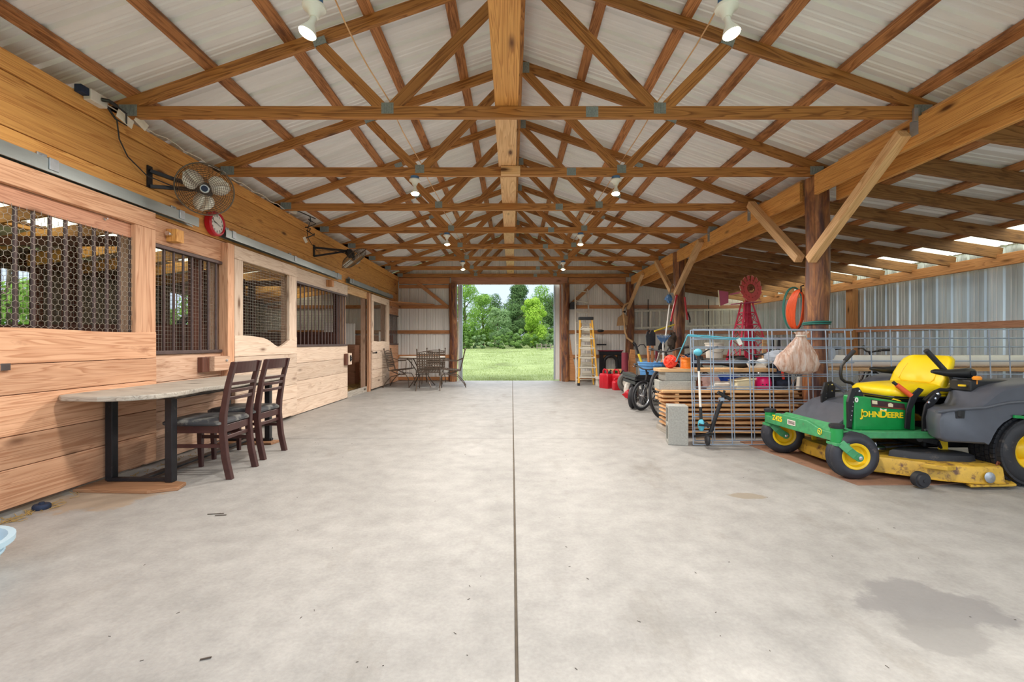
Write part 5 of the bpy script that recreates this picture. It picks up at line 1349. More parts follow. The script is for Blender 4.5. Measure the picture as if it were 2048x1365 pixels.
pts=[(2.38,11.62,.3)]+[(2.545-.165*math.cos(R(a)),11.62,.52+.16*math.sin(R(a))) for a in range(0,181,20)]+[(2.71,11.62,.3)]
mb.tube(pts,.045,8);mb.build('frame','black_steel',t,bevel=.01)
mb=MB();mb.box(2.23,11.56,.80,2.86,11.74,.83,0);mb.build('shelf','burgundy',t,bevel=.004)
mb=MB();mb.bar((2.2,11.7,.97),(2.45,11.7,.97),.05,.04);item('black_bar','' or mb,'black_steel','short black bar fixed to the end wall above the iron rack','bar',smooth=False)
mb=MB();mb.lathe([(0,0),(.075,0),(.075,.62),(.05,.62),(.05,.6),(0,.6)],(2.51,10.0,0.18),(0,0,1),24);mb.lathe([(0,0),(.06,0),(.06,.2),(0,.2)],(2.51,10.0,0),(0,0,1),16);item('carpet_roll',mb,'burgundy','upright burgundy roll standing left of the orange board','roll')
mb=MB();mb.prism([(-.08,0),(.08,0),(.085,.5),(.07,.86),(-.03,.87),(-.07,.6)],(2.70,10.14,0),(1,0,0),(0,.03,1),.04);item('leaning_board',mb,'far_wood','orange live-edge board standing right of the burgundy roll','board',smooth=False,bevel=.004)
mb=MB();mb.box(3.07,9.6,.25,3.11,9.64,.86,2);item('rusty_post',mb,'burgundy','thin rusty stake standing at the left of the blue tub','stake',smooth=False)
# crate and gas cans
t=thing('wood_crate','wooden slatted crate on the floor behind the red fuel cans','crate',(2.40,10.45,0))
for i in range(5):
    mb=MB();mb.box(2.30,10.3,.02+i*.068,2.78,10.33,.075+i*.068,0);mb.box(2.75,10.3,.02+i*.068,2.78,10.7,.075+i*.068,1);mb.build('slat','lumber_wood',t)
mb=MB();mb.box(2.26,10.28,.36,2.80,10.72,.40,0);mb.build('top','lumber_wood',t,bevel=.005)
mb=MB();mb.box(2.0,10.55,0,2.2,10.8,.16);mb.box(1.98,10.5,.16,2.22,10.82,.22);item('small_box',mb,'white_dirty','small pale box on the floor left of the fuel cans','box',smooth=False,bevel=.006)
mb=MB();mb.blob(at(1232,743,10.2),(.045,.04,.035),amp=.1);item('green_ball',mb,'green_paint','small green ball on the wooden crate','ball')
mb=MB();mb.tube([at(1226,748,10.15),at(1232,734,10.2)],.012,6);item('crowbar',mb,'black_steel','thin black bar sticking up behind the fuel cans','bar')
mb=MB();mb.tube([at(1230,752,10.1),at(1245,743,10.15)],.013,6);item('yellow_stick',mb,'yellow_pole','short yellow stick lying on the crate','stick')
def gascan(label,c,w,d_,h,rz):
    t=local('fuel_can',label,'fuel can','red fuel cans')
    mb=MB();rings=[]
    for (z,k) in ((0,.94),(.02,1),(h*.62,1),(h*.72,.96),(h*.78,.86)):
        hw=w/2*k;hd=d_/2*k;r=.035;ring=[]
        for (cx,cy,a0) in ((hw-r,hd-r,0),(-hw+r,hd-r,90),(-hw+r,-hd+r,180),(hw-r,-hd+r,270)):
            for q in range(4): a=R(a0+30*q);ring.append(V((cx+r*math.cos(a),cy+r*math.sin(a),z)))
        rings.append(ring)
    mb.loft(rings);mb.build('body','red_plastic',t,smooth=True,ang=60)
    mb=MB();mb.tube([(-w*.36,0,h*.74),(-w*.36,0,h*.93),(-w*.25,0,h),(w*.02,0,h*.97),(w*.1,0,h*.76)],.022,8);mb.build('handle','red_plastic',t,smooth=True)
    mb=MB();mb.lathe([(0,0),(.035,0),(.035,.04),(0,.045)],(w*.3,0,h*.76),(0,0,1),14);m2=mb.build('cap','black_plastic',t,smooth=True)
    mb=MB();mb.tube([(w*.3,0,h*.86),(w*.42,0,h*.98),(w*.5,0,h*.95)],.014,8);mb.build('spout','black_plastic',t,smooth=True)
    mb=MB()
    for i in (-.25,0,.25): mb.box(w*i-.006,-d_/2-.004,h*.08,w*i+.006,-d_/2+.006,h*.58)
    mb.build('ribs','red_plastic',t,bevel=.002)
    t.location=c;t.rotation_euler=(0,0,R(rz));return t
gascan('taller red fuel can behind on the left, handle up',(2.13,10.12,0),.30,.22,.42,-60)
gascan('taller red fuel can behind on the right beside the crate',(2.36,10.02,0),.30,.22,.42,-50)
gascan('small red fuel can in front of the two taller cans',(2.30,9.72,0),.26,.18,.25,5)
t=thing('spare_wheel','trailer wheel with pale steel rim leaning by the wagon','wheel',(2.42,9.1,0))
c=V((2.36,9.12,.215));ax=V((-.25,-1,.12)).normalized()
mb=MB();mb.torus(c,ax,.165,.055,40,10,1.2);mb.build('tire','tire_gray',t,smooth=True)
mb=MB();mb.lathe([(.135,-.01),(.138,.03),(.12,.03),(.11,.01),(.05,.015),(.045,.03),(.02,.032),(0,.032)],c,ax,32,caps=False);r_=mb.build('rim','white_dirty',t,smooth=True)
mb=MB();e1=ax.orthogonal().normalized();e2=ax.cross(e1)
for k in range(5): mb.lathe([(0,0),(.013,0),(.013,.006),(0,.006)],c+ax*.012+(e1*math.cos(k*1.2566)+e2*math.sin(k*1.2566))*.08,ax,10)
mb.build('bolt_holes','black_steel',r_)
mb=MB();mb.blob((2.19,8.22,.15),(.14,.12,.17),14,10,amp=.14,seed=11,flat=-.15)
t=tag(mb.build('plastic_bag','white_dirty',smooth=True),'crumpled white and red plastic bag on the floor before the spare wheel','bag')
mb=MB();mb.blob((2.13,8.1,.09),(.12,.08,.08),12,8,amp=.2,seed=12);item('red_bag',mb,'red_plastic','red bag lying against the crumpled white bag','bag')
mb=MB();mb.blob((2.17,8.0,.10),(.05,.03,.06),amp=.1,seed=2);item('blue_can',mb,'blue_plastic','small blue container in front of the red bag','container')
# ================================================================ windmill and bench behind
t=thing('work_bench','dark low bench behind the bicycles carrying windmill and plough','bench',(4.0,7.0,0))
mb=MB();mb.box(2.55,6.6,.69,5.1,7.3,.74,0);mb.build('top','dark_stall_wood',t,bevel=.005)
for x,y in ((2.65,6.7),(5.0,6.7),(2.65,7.2),(5.0,7.2)):
    mb=MB();mb.box(x-.05,y-.05,0,x+.05,y+.05,.69,2);mb.build('leg','dark_stall_wood',t)
W=V((3.58,6.82,.742));t=thing('garden_windmill','red garden windmill with round vaned wheel and mauve tail','windmill',W)
hub=V((3.60,6.78,CAMZ+.817));apex=V((3.58,6.86,CAMZ+.62))
for sx in (-1,1):
    for sy in (-1,1):
        mb=MB();mb.bar(W+V((sx*.235,sy*.2,0)),apex+V((sx*.055,sy*.05,0)),.022,.022);mb.build('leg','red_paint',t)
mb=MB()
Lg=lambda sx,sy,f:(W+V((sx*.235,sy*.2,0)))*(1-f)+(apex+V((sx*.055,sy*.05,0)))*f
for f0,f1 in ((.0,.36),(.36,.62),(.62,.82)):
    for (a,b_) in (((-1,-1),(1,-1)),((1,-1),(1,1)),((1,1),(-1,1)),((-1,1),(-1,-1))):
        mb.tube([Lg(*a,f0),Lg(*b_,f1)],.0055,5);mb.tube([Lg(*b_,f0),Lg(*a,f1)],.0055,5);mb.bar(Lg(*a,f1),Lg(*b_,f1),.012,.016)
mb.build('lattice','red_paint',t)
mb=MB();mb.prism([(-.055,0),(.055,0),(.04,.95),(-.04,.95)],W+V((.02,.06,0)),(1,0,0),(0,0,1),.02);mb.tube([W+V((0,.04,.3)),hub+V((0,.1,-.05))],.022,8);mb.build('mast','red_paint',t)
mb=MB();mb.bar(apex+V((-.21,0,-.03)),apex+V((.18,0,-.0)),.15,.012);mb.build('platform','tail_mauve',t)
mb=MB();mb.prism([(0,0),(.055,0),(.06,.34),(0,.34)],W+V((.075,-.24,.02)),(1,0,0),(0,0,1),.02);item('' or 'wood_strip',mb,'pale_wood','short pale wood strip standing in front of the windmill legs','strip',smooth=False)
n_=V((.28,-.96,.05)).normalized();e1=V((0,0,1)).cross(n_).normalized();e2=n_.cross(e1)
for k in range(14):
    a=2*PI*k/14;d_=e1*math.cos(a)+e2*math.sin(a);e=e1*-math.sin(a)+e2*math.cos(a)
    mb=MB();p=[hub+d_*.07-e*.016,hub+d_*.07+e*.016,hub+d_*.195+e*.043+n_*.014,hub+d_*.205,hub+d_*.195-e*.043-n_*.014]
    mb._add(p,[(0,1,2,3,4)],[tuple(q) for q in p]);v=mb.build('vane','vane_pink',t,solid=.002)
    mb=MB();mb.bar(hub+d_*.196-e*.034-n_*.014,hub+d_*.196+e*.034+n_*.010,.003,.012,up=n_);mb.build('tip','cream',v)
mb=MB();mb.torus(hub,n_,.066,.006,24,6);mb.torus(hub,n_,.135,.003,32,4);mb.lathe([(0,-.05),(.022,-.05),(.026,.02),(0,.03)],hub,n_,14)
for k in range(14):
    a=2*PI*k/14;mb.tube([hub,hub+(e1*math.cos(a)+e2*math.sin(a))*.07],.004,4)
mb.build('hub','rust',t)
mb=MB();tl0=hub+V((-.02,.06,-.03));tl1=hub+V((-.23,.18,-.07));mb.bar(tl0,tl1,.02,.02);mb.prism([(-.16,-.16),(-.03,-.11),(-.03,.06),(-.18,.08)],tl1+V((-.0,-.01,-.02)),(1,0,0),(0,0,1),.004);tailo=mb.build('tail','tail_mauve',t)
mb=MB();mb.bar(tl1+V((-.185,-.016,.065)),tl1+V((-.163,-.016,-.185)),.014,.006,up=(0,1,0));mb.build('tail_edge','cream',tailo)
t=thing('plough','black cultivator with three curved tines lying on the dark bench','cultivator',(4.1,6.85,.742))
for i,px in enumerate((1540,1553,1578)):
    mb=MB();x=(px-1024)/F*6.85;mb.tube([(x+.04,6.85,CAMZ+.02+.06),(x+.025,6.83,CAMZ-.05),(x-.02,6.82,CAMZ-.17),(x-.01,6.83,CAMZ-.23),(x+.12,6.88,CAMZ-.245)],[.018,.024,.028,.026,.022],8);mb.build('tine','black_steel',t,smooth=True)
mb=MB();mb.bar((3.85,6.88,.76),(4.45,6.88,.76),.08,.035);mb.build('toolbar','black_steel',t,bevel=.005)
mb=MB();mb.blob((3.82,6.75,.772),(.09,.07,.03),amp=.3,sc=5,seed=3);item('dry_grass',mb,'straw','clump of dry grass on the dark bench by the tines','grass')
mb=MB();mb.blob((2.35,6.0,.75),(.12,.1,.10),amp=.3,sc=5,seed=21);item('dark_cloth',mb,'navy_cloth','dark bundled cloth hanging over the bicycles','cloth')
mb=MB();mb.blob((2.99,8.40,1.06),(.08,.06,.16),amp=.35,sc=6,seed=31);item('work_gloves',mb,'bark_scale','brown bundle hanging on the left of the middle log post','bundle')
mb=MB();mb.tube([(3.10,8.46,1.92),(3.02,8.44,1.62),(2.98,8.44,1.42)],.02,8);mb.tube([(3.25,8.47,1.88),(3.28,8.46,1.6),(3.30,8.46,1.45)],.018,8);item('bolt_cutter',mb,'red_plastic','red-handled tool hanging on the middle log post','tool')
mb=MB();mb.tube([(2.98,8.44,1.42),(2.97,8.44,1.3)],.018,8);mb.tube([(3.30,8.46,1.6),(3.34,8.45,1.48),(3.34,8.45,1.4)],.015,6);item('black_hook',mb,'black_plastic','black hook hanging below the red-handled tool','hook')
# ================================================================ ride-on mower
mb=MB();mb.prism([(2.34,4.62),(2.36,4.36),(2.47,3.215),(3.05,3.22),(3.66,3.34),(3.85,4.75)],(0,0,0),(1,0,0),(0,1,0),.007)
tag(mb.build('floor_mat','mat_brown'),'brown sheet lying on the concrete under the green mower','mat')
mb=MB();mb.box(1.2,0,0,1.21,.01,.01) # spare
t=thing('ride_on_mower','green and yellow ride-on mower with yellow seat parked on a brown sheet','mower',(3.05,3.75,.007))
GZ=.007
def wheel(nm,c,R_,w,tire,rim,rimr,ax=(0,-1,0),dish=.03,tread=0,sides=1):
    c=V(c);ax=V(ax).normalized()
    mb=MB();hw=w/2;r=R_
    prof=[(rimr,-hw*.80),(rimr+.012,-hw*.96),(rimr+(r-rimr)*.45,-hw*1.06),(r-.035,-hw*1.0),(r-.012,-hw*.84),(r,-hw*.5),(r,hw*.5),(r-.012,hw*.84),(r-.035,hw*1.0),(rimr+(r-rimr)*.45,hw*1.06),(rimr+.012,hw*.96),(rimr,hw*.80)]
    mb.lathe(prof,c,ax,56,caps=False)
    w_=mb.build(nm,tire,t,smooth=True,ang=50)
    if tread:
        mb=MB();e1=ax.orthogonal().normalized();e2=ax.cross(e1)
        for k in range(tread):
            for j in range(7):
                a=2*PI*(k+.5*(j%2))/tread;d_=e1*math.cos(a)+e2*math.sin(a);tn=e1*-math.sin(a)+e2*math.cos(a)
                zz=(-.84+1.68*j/6)*hw;rr=r+.002-(0 if abs(zz)<hw*.6 else .008 if abs(zz)<hw*.75 else .016)
                mb.frame(c+d_*rr+ax*zz,tn,ax,d_,.016,hw*.10,.008)
        mb.build('tread','rubber',w_)
    else:
        mb=MB()
        for zz in (-.4,-.14,.14,.4): mb.torus(c+ax*(zz*hw),ax,r,.0035,56,4)
        mb.build('tread','caster_rubber',w_,smooth=True)
    mb=MB();mb.lathe([(rimr+.008,hw*.86),(rimr+.002,hw*.92),(rimr-.012,hw*.84),(rimr-.022,hw*.45),(rimr*.55,hw*.45-dish*.3),(rimr*.45,hw*.5),(rimr*.28,hw*.6),(.012,hw*.62),(0,hw*.62)],c,ax,40,caps=False)
    mb.lathe([(rimr+.006,-hw*.86),(rimr-.02,-hw*.5),(0,-hw*.4)],c,ax,30,caps=False)
    rm=mb.build('rim',rim,w_,smooth=True,ang=40)
    mb=MB();mb.lathe([(.014,hw*.6),(.014,hw*.72),(.006,hw*.76),(0,hw*.76)],c,ax,12);mb.build('hub_bolt','chrome',rm,smooth=True)
    return w_
RC=.172;zc_=RC+GZ
# casters: near and far, slightly steered
wheel('front_wheel',(2.545,3.37,zc_),RC,.115,'caster_rubber','yellow_paint',.092,ax=(-.10,-1,0))
wheel('front_wheel',(2.50,4.16,zc_),RC,.115,'caster_rubber','yellow_paint',.092,ax=(-.22,-1,0))
for (px_,py_,wx,wy,ax) in ((2.43,3.37,2.545,3.37,V((-.10,-1,0))),(2.385,4.16,2.50,4.16,V((-.22,-1,0)))):
    ax=ax.normalized();w=V((wx,wy,zc_));p=V((px_,py_,.33))
    mb=MB();mb.lathe([(0,-.055),(.042,-.055),(.042,.055),(0,.055)],p,(0,0,1),24);fk=mb.build('caster_pivot','green_paint',t,smooth=True,bevel=.004)
    mb=MB();mb.lathe([(.046,.052),(.05,.06),(.05,.078),(.035,.084),(0,.085)],p,(0,0,1),24);mb.build('cap','rubber',fk,smooth=True)
    mb=MB()
    for s_ in (1,-1):
        o=ax*(s_*.083);poly=[];d0=V((px_+.02,py_,.275));d1=w
        dx=(d1-d0);L=math.hypot(dx.x,dx.z)
        pts=[d0+V((-.02,0,.005))+o*.55,d0+V((.02,0,-.04))+o*.9,d0+V((.06,0,-.075))+o,w+V((-.004,0,.004))+o]
        mb2=MB()
        for a,b_ in zip(pts[:-1],pts[1:]): mb.bar(a,b_+(b_-a).normalized()*.012,.012,.058,up=ax.cross((b_-a)))
        mb.lathe([(0,-.006),(.03,-.006),(.03,.006),(0,.006)],w+o,ax*s_,20)
    mb.box(px_-.04,py_-.055,.255,px_+.06,py_+.055,.277)
    mb.build('fork','green_worn',fk,bevel=.003)
    mb=MB();mb.lathe([(0,0),(.014,0),(.014,.012),(0,.014)],w+ax*.089,ax,12);mb.lathe([(0,0),(.014,0),(.014,.012),(0,.014)],w-ax*.089,-ax,12);mb.build('axle_bolt','chrome',fk)
# front cross beam with writing
mb=MB();mb.prism([(0,.285),(.79,.285),(.79,.352),(.72,.352),(.63,.395),(.25,.395),(.10,.352),(0,.352)],(2.415,3.37,0),(-.045/.79,1,0),(0,0,1),-.03)
mb.box(2.39,3.40,.29,2.45,4.13,.345,1)
cb=mb.build('cross_beam','green_worn',t,bevel=.006)
mb=MB();fx=lambda y:2.415-.045*(y-3.37)/.79-.0312
ey=V((-.045/.79,1,0)).normalized()
add_text(mb,'Z425',.062,(fx(3.99),3.985,.348),-ey,(0,0,1),.0012,.0012,1.0);mb.build('model_lettering','letter_yellow',cb)
mb=MB();mb.frame(V((fx(3.80)-.001,3.80,.345)),ey,V((1,0,0)),V((0,0,1)),.05,.0008,.022);wl_=mb.build('warning_sticker','white_dirty',cb)
mb=MB()
for z in (.336,.345,.354): mb.frame(V((fx(3.80)-.0022,3.80,z)),ey,V((1,0,0)),V((0,0,1)),.04,.0006,.0022)
mb.build('sticker_lines','decal_dark',wl_)
mb=MB();p=V((fx(3.47)-.002,3.475,.335));mb.torus(p,(1,0,0),.022,.003,20,4);mb.bar(p+V((0,-.008,-.008)),p+V((0,.01,.006)),.004,.005);mb.build('emblem','letter_yellow',cb)
# frame rails and platform
for y in (3.40,4.12):
    mb=MB();mb.box(2.44,y-.025,.30,3.5,y+.025,.352,0);mb.build('frame_rail','green_worn',t,bevel=.005)
mb=MB();mb.prism([(0,.345),(.08,.39),(.2,.345),(.32,.335),(.32,.322),(.18,.332),(.08,.375),(.0,.33)],(2.42,4.1,0),(1,0,0),(0,0,1),.66)
mb.box(2.70,3.44,.322,3.3,4.10,.338);fp=mb.build('foot_platform','green_worn',t,bevel=.003)
mb=MB();rr=random.Random(3)
for i in range(70): mb.lathe([(.006,0),(.004,.004),(0,.004)],(rr.uniform(2.54,2.72),3.5+.028*(i%20),.338),(0,0,1),6)
mb.build('grip_studs','green_worn',fp)
mb=MB();mb.prism([(2.60,.338),(3.2,.338),(3.2,.555),(3.02,.55),(2.82,.50),(2.72,.43)],(0,4.24,0),(1,0,0),(0,0,1),.60);mb.build('far_footrest','fender_plastic',t,bevel=.015)
# engine-side body box
mb=MB();mb.prism([(2.66,.335),(3.14,.335),(3.14,.545),(2.76,.60),(2.66,.605)],(0,3.62,0),(1,0,0),(0,0,1),.12)
bd=mb.build('body_panel','green_paint',t,bevel=.012)
mb=MB();add_text(mb,'J',.084,(2.722,3.498,.470),(1,0,-.035),(0,0,1),.0012,.0016,1);add_text(mb,'OHN',.061,(2.790,3.498,.462),(1,0,-.035),(0,0,1),.0012,.0016,1.0);add_text(mb,'D',.082,(2.888,3.498,.464),(1,0,-.035),(0,0,1),.0012,.0016,1);add_text(mb,'EERE',.060,(2.978,3.498,.455),(1,0,-.035),(0,0,1),.0012,.0016,1.0)
mb.build('maker_lettering','letter_yellow',bd)
mb=MB();mb.prism([(2.795,.521),(3.06,.497),(3.05,.545),(2.79,.578)],(0,3.4998,0),(1,0,0),(0,0,1),.0016);dc=mb.build('safety_decal','decal_dark',bd)
mb=MB();mb.prism([(2.80,.545),(2.84,.541),(2.838,.568),(2.798,.572)],(0,3.4978,0),(1,0,0),(0,0,1),.0012);mb.prism([(2.925,.522),(2.96,.518),(2.962,.54),(2.943,.552),(2.923,.545)],(0,3.4978,0),(1,0,0),(0,0,1),.0012);mb.build('decal_pictures','cream',dc)
mb=MB();mb.prism([(2.80,.522),(3.058,.498),(3.058,.507),(2.80,.531)],(0,3.4976,0),(1,0,0),(0,0,1),.0012);mb.build('decal_stripe','rust',dc)
mb=MB();mb.prism([(2.86,.488),(2.91,.483),(2.912,.505),(2.885,.498),(2.862,.512)],(0,3.4985,0),(1,0,0),(0,0,1),.001);mb.build('paper_sticker','white_plastic',bd)
mb=MB();add_text(mb,'0',.05,(2.672,3.49,.575),(1,0,0),(0,0,1),.002,.0015);mb.build('dial_mark','white_plastic',bd)
# black lever brackets with bolt holes
def bracket(x,y,h,label):
    mb=MB();mb.prism([(x-.07,.345),(x+.03,.345),(x+.05,.50),(x+.055,.62),(x+.02,.67),(x-.03,.66),(x-.06,.55)],(0,y,0),(1,0,0),(0,0,1),.02)
    mb.prism([(x-.085,.36),(x-.06,.36),(x-.03,.66),(x-.06,.665),(x-.09,.56)],(0,y-.025,0),(1,0,0),(0,0,1),.025)
    b_=mb.build('lever_bracket','black_steel',t,bevel=.004)
    mb=MB()
    for (dx,z) in ((-.04,.38),(0,.38),(-.04,.42),(0,.42),(-.02,.64),(.02,.64),(.02,.58)): mb.lathe([(0,0),(.008,0),(.008,.004),(0,.005)],(x+dx,y-.02,z),(0,-1,0),8)
    for k in range(6): mb.lathe([(0,0),(.004,0),(.004,.003),(0,.003)],(x-.07+.005*k,y-.05,.42+.035*k),(0,-1,0),6)
    mb.build('bolts','chrome',b_);return b_
bracket(2.70,3.545,.7,'')
bracket(2.88,4.10,.7,'')
mb=MB();mb.prism([(3.09,.345),(3.15,.33),(3.17,.40),(3.15,.52),(3.20,.575),(3.235,.63),(3.21,.66),(3.165,.62),(3.11,.55),(3.09,.45)],(0,3.40,0),(1,0,0),(0,0,1),.014)
mb.prism([(3.02,.36),(3.06,.35),(3.075,.5),(3.12,.60),(3.17,.66),(3.13,.675),(3.07,.62),(3.03,.5)],(0,3.47,0),(1,0,0),(0,0,1),.012)
nb=mb.build('lever_bracket','black_steel',t,bevel=.004)
mb=MB()
for (x,z) in ((3.105,.365),(3.145,.36),(3.18,.60),(3.20,.635),(3.13,.57)): mb.lathe([(0,0),(.01,0),(.01,.008),(0,.01)],(x,3.384,z),(0,-1,0),8)
mb.build('bolts','chrome',nb)
# control levers
def lever(pts,grip,label=None):
    mb=MB();mb.tube(pts,.0135,10);l=mb.build('control_lever','black_plastic',t,smooth=True)
    mb=MB();mb.tube(grip,.0185,12);mb.build('grip','rubber',l,smooth=True)
    mb=MB();a=V(pts[-1]);mb.bar(a,a+(V(pts[-1])-V(pts[-2])).normalized()*.02,.03,.01);return l
Yn=3.45;Yf=4.12
n_=lambda *q:[at(px,py,Yn) for px,py in q];f_=lambda *q:[at(px,py,Yf) for px,py in q]
lever(n_((1853,702),(1884,736),(1900,752),(1906,766),(1904,777),(1894,781),(1880,780),(1868,785),(1858,793),(1848,802)),n_((1852,701),(1890,742)))
lever(f_((1709,702),(1695,716),(1683,732),(1681,748),(1683,758),(1690,764),(1702,766),(1710,772),(1722,784)),f_((1708,702),(1690,722)))
mb=MB();mb.bar(at(1710,768,Yf),at(1735,795,Yf-.05),.01,.035,up=(0,1,0));mb.build('lever_plate','galv',t,bevel=.002)
mb=MB();a=at(1668,768,4.16);mb.tube([a,at(1683,778,4.14),at(1690,786,4.12)],.014,8);mb.tube([at(1664,765,4.16),a],.006,6);mb.build('throttle_lever','fender_plastic',t,smooth=True)
mb=MB();a=at(1793,770,3.5);b_=at(1822,792,3.47);mb.tube([a+(a-b_)*.25,b_],.012,10);pl_=mb.build('brake_lever','black_steel',t,smooth=True)
mb=MB();mb.tube([a,b_],.0185,12);mb.build('red_grip','rust' if 0 else 'orange_cord',pl_,smooth=True,label='orange-red grip')
# seat
def srr(x0,x1,y0,y1,z,r):
    out=[];
    for (cx,cy,a0) in ((x1-r,y1-r,0),(x0+r,y1-r,90),(x0+r,y0+r,180),(x1-r,y0+r,270)):
        for k in range(6):
            a=R(a0+18*k);out.append(V((cx+r*math.cos(a),cy+r*math.sin(a),z)))
    return out
def shear(ring,k,x0): return [V((p.x,p.y,p.z+k*(p.x-x0))) for p in ring]
mb=MB();mb.loft([shear(r_,.06,2.98) for r_ in (srr(3.02,3.50,3.54,3.97,.572,.08),srr(2.985,3.52,3.51,4.0,.60,.09),srr(2.98,3.52,3.505,4.005,.635,.09),srr(3.0,3.52,3.525,3.985,.662,.09),srr(3.06,3.5,3.58,3.93,.672,.08))])
se=mb.build('seat','yellow_seat',t,smooth=True,ang=70)
# backrest: stacked rings leaning back
mb=MB();rings=[]
for (z,x,th,hw,r) in ((.60,3.43,.10,.235,.06),(.68,3.42,.12,.245,.06),(.76,3.45,.11,.245,.06),(.84,3.49,.10,.235,.055),(.885,3.515,.09,.215,.05),(.91,3.53,.07,.18,.04),(.916,3.535,.03,.14,.02)):
    ring=[]
    for i in range(28):
        a=2*PI*i/28;c_=math.cos(a);s_=math.sin(a);e=lambda v,p:math.copysign(abs(v)**p,v)
        yy=e(c_,.55)*hw;xx=e(s_,.75)*th/2
        wing=-.05*(abs(yy)/hw)**3
        ring.append(V((x+xx+wing,3.755+yy,z)))
    rings.append(ring)
mb.loft(rings);bk=mb.build('backrest','yellow_seat',t,smooth=True,ang=70)
mb=MB();mb.tube([(3.434,3.605,.845),(3.406,3.595,.80),(3.364,3.595,.72),(3.362,3.62,.70),(3.369,3.755,.698),(3.362,3.89,.70),(3.364,3.915,.72),(3.406,3.915,.80),(3.434,3.905,.845)],.0035,5);mb.build('seam','deck_yellow' if 0 else 'yellow_paint',bk)
mb=MB();mb.box(2.99,3.52,.585,3.50,3.99,.60);mb.box(3.05,3.6,.545,3.45,3.9,.59);mb.build('seat_base','black_plastic',se,bevel=.008)
mb=MB();mb.prism([(2.96,.578),(3.03,.563),(3.02,.572),(2.975,.586)],(0,3.51,0),(1,0,0),(0,0,1),.01);mb.build('seat_latch','yellow_paint',se)
for y,x0,x1,z in ((3.43,3.20,3.52,.80),(4.07,3.24,3.56,.785)):
    mb=MB();rings=[]
    for (x,w,h) in ((x0,.012,.012),(x0+.03,.028,.020),(x0+.12,.034,.028),(x0+.24,.036,.038),(x1-.03,.036,.042),(x1,.022,.030)):
        rings.append([V((x,y+w*math.cos(2*PI*k/14),z+h*math.sin(2*PI*k/14)+(-.012 if x>x0+.1 else 0))) for k in range(14)])
    mb.loft(rings);ar=mb.build('armrest','black_plastic',t,smooth=True,ang=60)
    mb=MB();mb.lathe([(0,0),(.02,0),(.02,.006),(0,.006)],(x1-.045,y-.035,z-.01),(0,-1,0),14);mb.tube([(x1-.05,y,z-.01),(x1-.05,3.755+(y-3.755)*.7,z-.02)],.012,8);mb.build('hinge','black_steel',ar)
# rear wheels
wheel('rear_wheel',(3.665,3.27,.245+GZ),.245,.24,'rubber','yellow_paint',.125,tread=44,dish=.06)
wheel('rear_wheel',(3.665,4.24,.245+GZ),.245,.24,'rubber','yellow_paint',.125,tread=30,dish=.06)
# fender bodywork: side sections lofted across the width
def fender(ya,yb,nm,near):
    prof_out=[(2.965,.38),(2.975,.34),(3.02,.315),(3.28,.30),(3.335,.305),(3.352,.33),(3.37,.37),(3.40,.42),(3.44,.46),(3.50,.495),(3.58,.515),(3.68,.515),(3.78,.495),(3.86,.45),(3.92,.39),
              (4.12,.40),(4.16,.50),(4.13,.66),(4.02,.735),(3.85,.755),(3.65,.745),(3.50,.72),(3.42,.695),(3.36,.655),(3.30,.605),(3.22,.555),(3.12,.545),(3.02,.545),(2.975,.52),(2.96,.46)]
    cx=3.55;cz=.52;rings=[]
    d_=yb-ya
    for f,k in ((0,.90),(.03,.94),(.09,.97),(.2,.988),(.36,1.0),(.86,1.0),(1,.985)):
        rings.append([V((cx+(x-cx)*(k if x<3.3 or z>.52 else 1)+(.20*f*max(0,min(1,(3.36-x)/.3)) if near else 0),ya+d_*f,cz+(z-cz)*(k if z>.54 or x<3.3 else 1))) for x,z in prof_out])
    mb=MB();mb.loft(rings);return mb.build(nm,'fender_plastic',t,smooth=True,ang=38)
fn=fender(3.15,3.46,'near_fender',1);ff=fender(4.36,4.02,'far_fender',0)
mb=MB();pts=[(2.975,.535),(3.12,.553),(3.22,.56),(3.31,.565),(3.40,.585),(3.48,.60),(3.58,.607),(3.70,.605),(3.84,.575)]
mb.tube([(x,3.150,z) for x,z in pts],.012,8);mb.build('moulded_crease','fender_plastic',fn,smooth=True)
mb=MB();mb.lathe([(.03,0),(.024,.04),(.016,.055),(0,.056)],(3.135,3.16,.547),(0,0,-1),16);mb.prism([(3.105,.49),(3.165,.49),(3.172,.548),(3.098,.548)],(0,3.1505,0),(1,0,0),(0,0,1),.004);mb.build('cup_recess','black_plastic',fn,bevel=.004)
mb=MB();add_text(mb,'EZt',.062,(3.63,3.1475,.672),(1,0,0),(0,0,1),.0012,.001);mb.build('model_lettering','cream',fn)
mb=MB();mb.box(3.50,3.5,.40,4.1,4.02,.70);mb.build('engine_deck','black_plastic',t,bevel=.03)
mb=MB();mb.box(3.36,3.3,.66,3.75,3.46,.745);mb.build('control_console','black_plastic',t,bevel=.01)
mb=MB();mb.lathe([(.004,0),(.004,.03),(.026,.034),(.028,.048),(.018,.06),(0,.061)],(3.41,3.30,.715),(0,0,1),18);mb.build('choke_knob','orange_knob',t,smooth=True)
mb=MB();mb.lathe([(.022,0),(.022,.012),(0,.014)],(3.33,3.33,.698),(0,0,1),16);mb.build('fuel_cap','yellow_paint',t,smooth=True)
mb=MB();mb.tube([(3.68,3.2,.50),(3.9,3.2,.49)],.012,6);mb.bar((3.50,3.14,.505),(3.72,3.14,.49),.01,.02);mb.build('fender_stay','green_paint',t)
mb=MB();mb.box(3.2,3.5,.2,3.9,4.0,.33);mb.build('transmission','black_steel',t,bevel=.02)
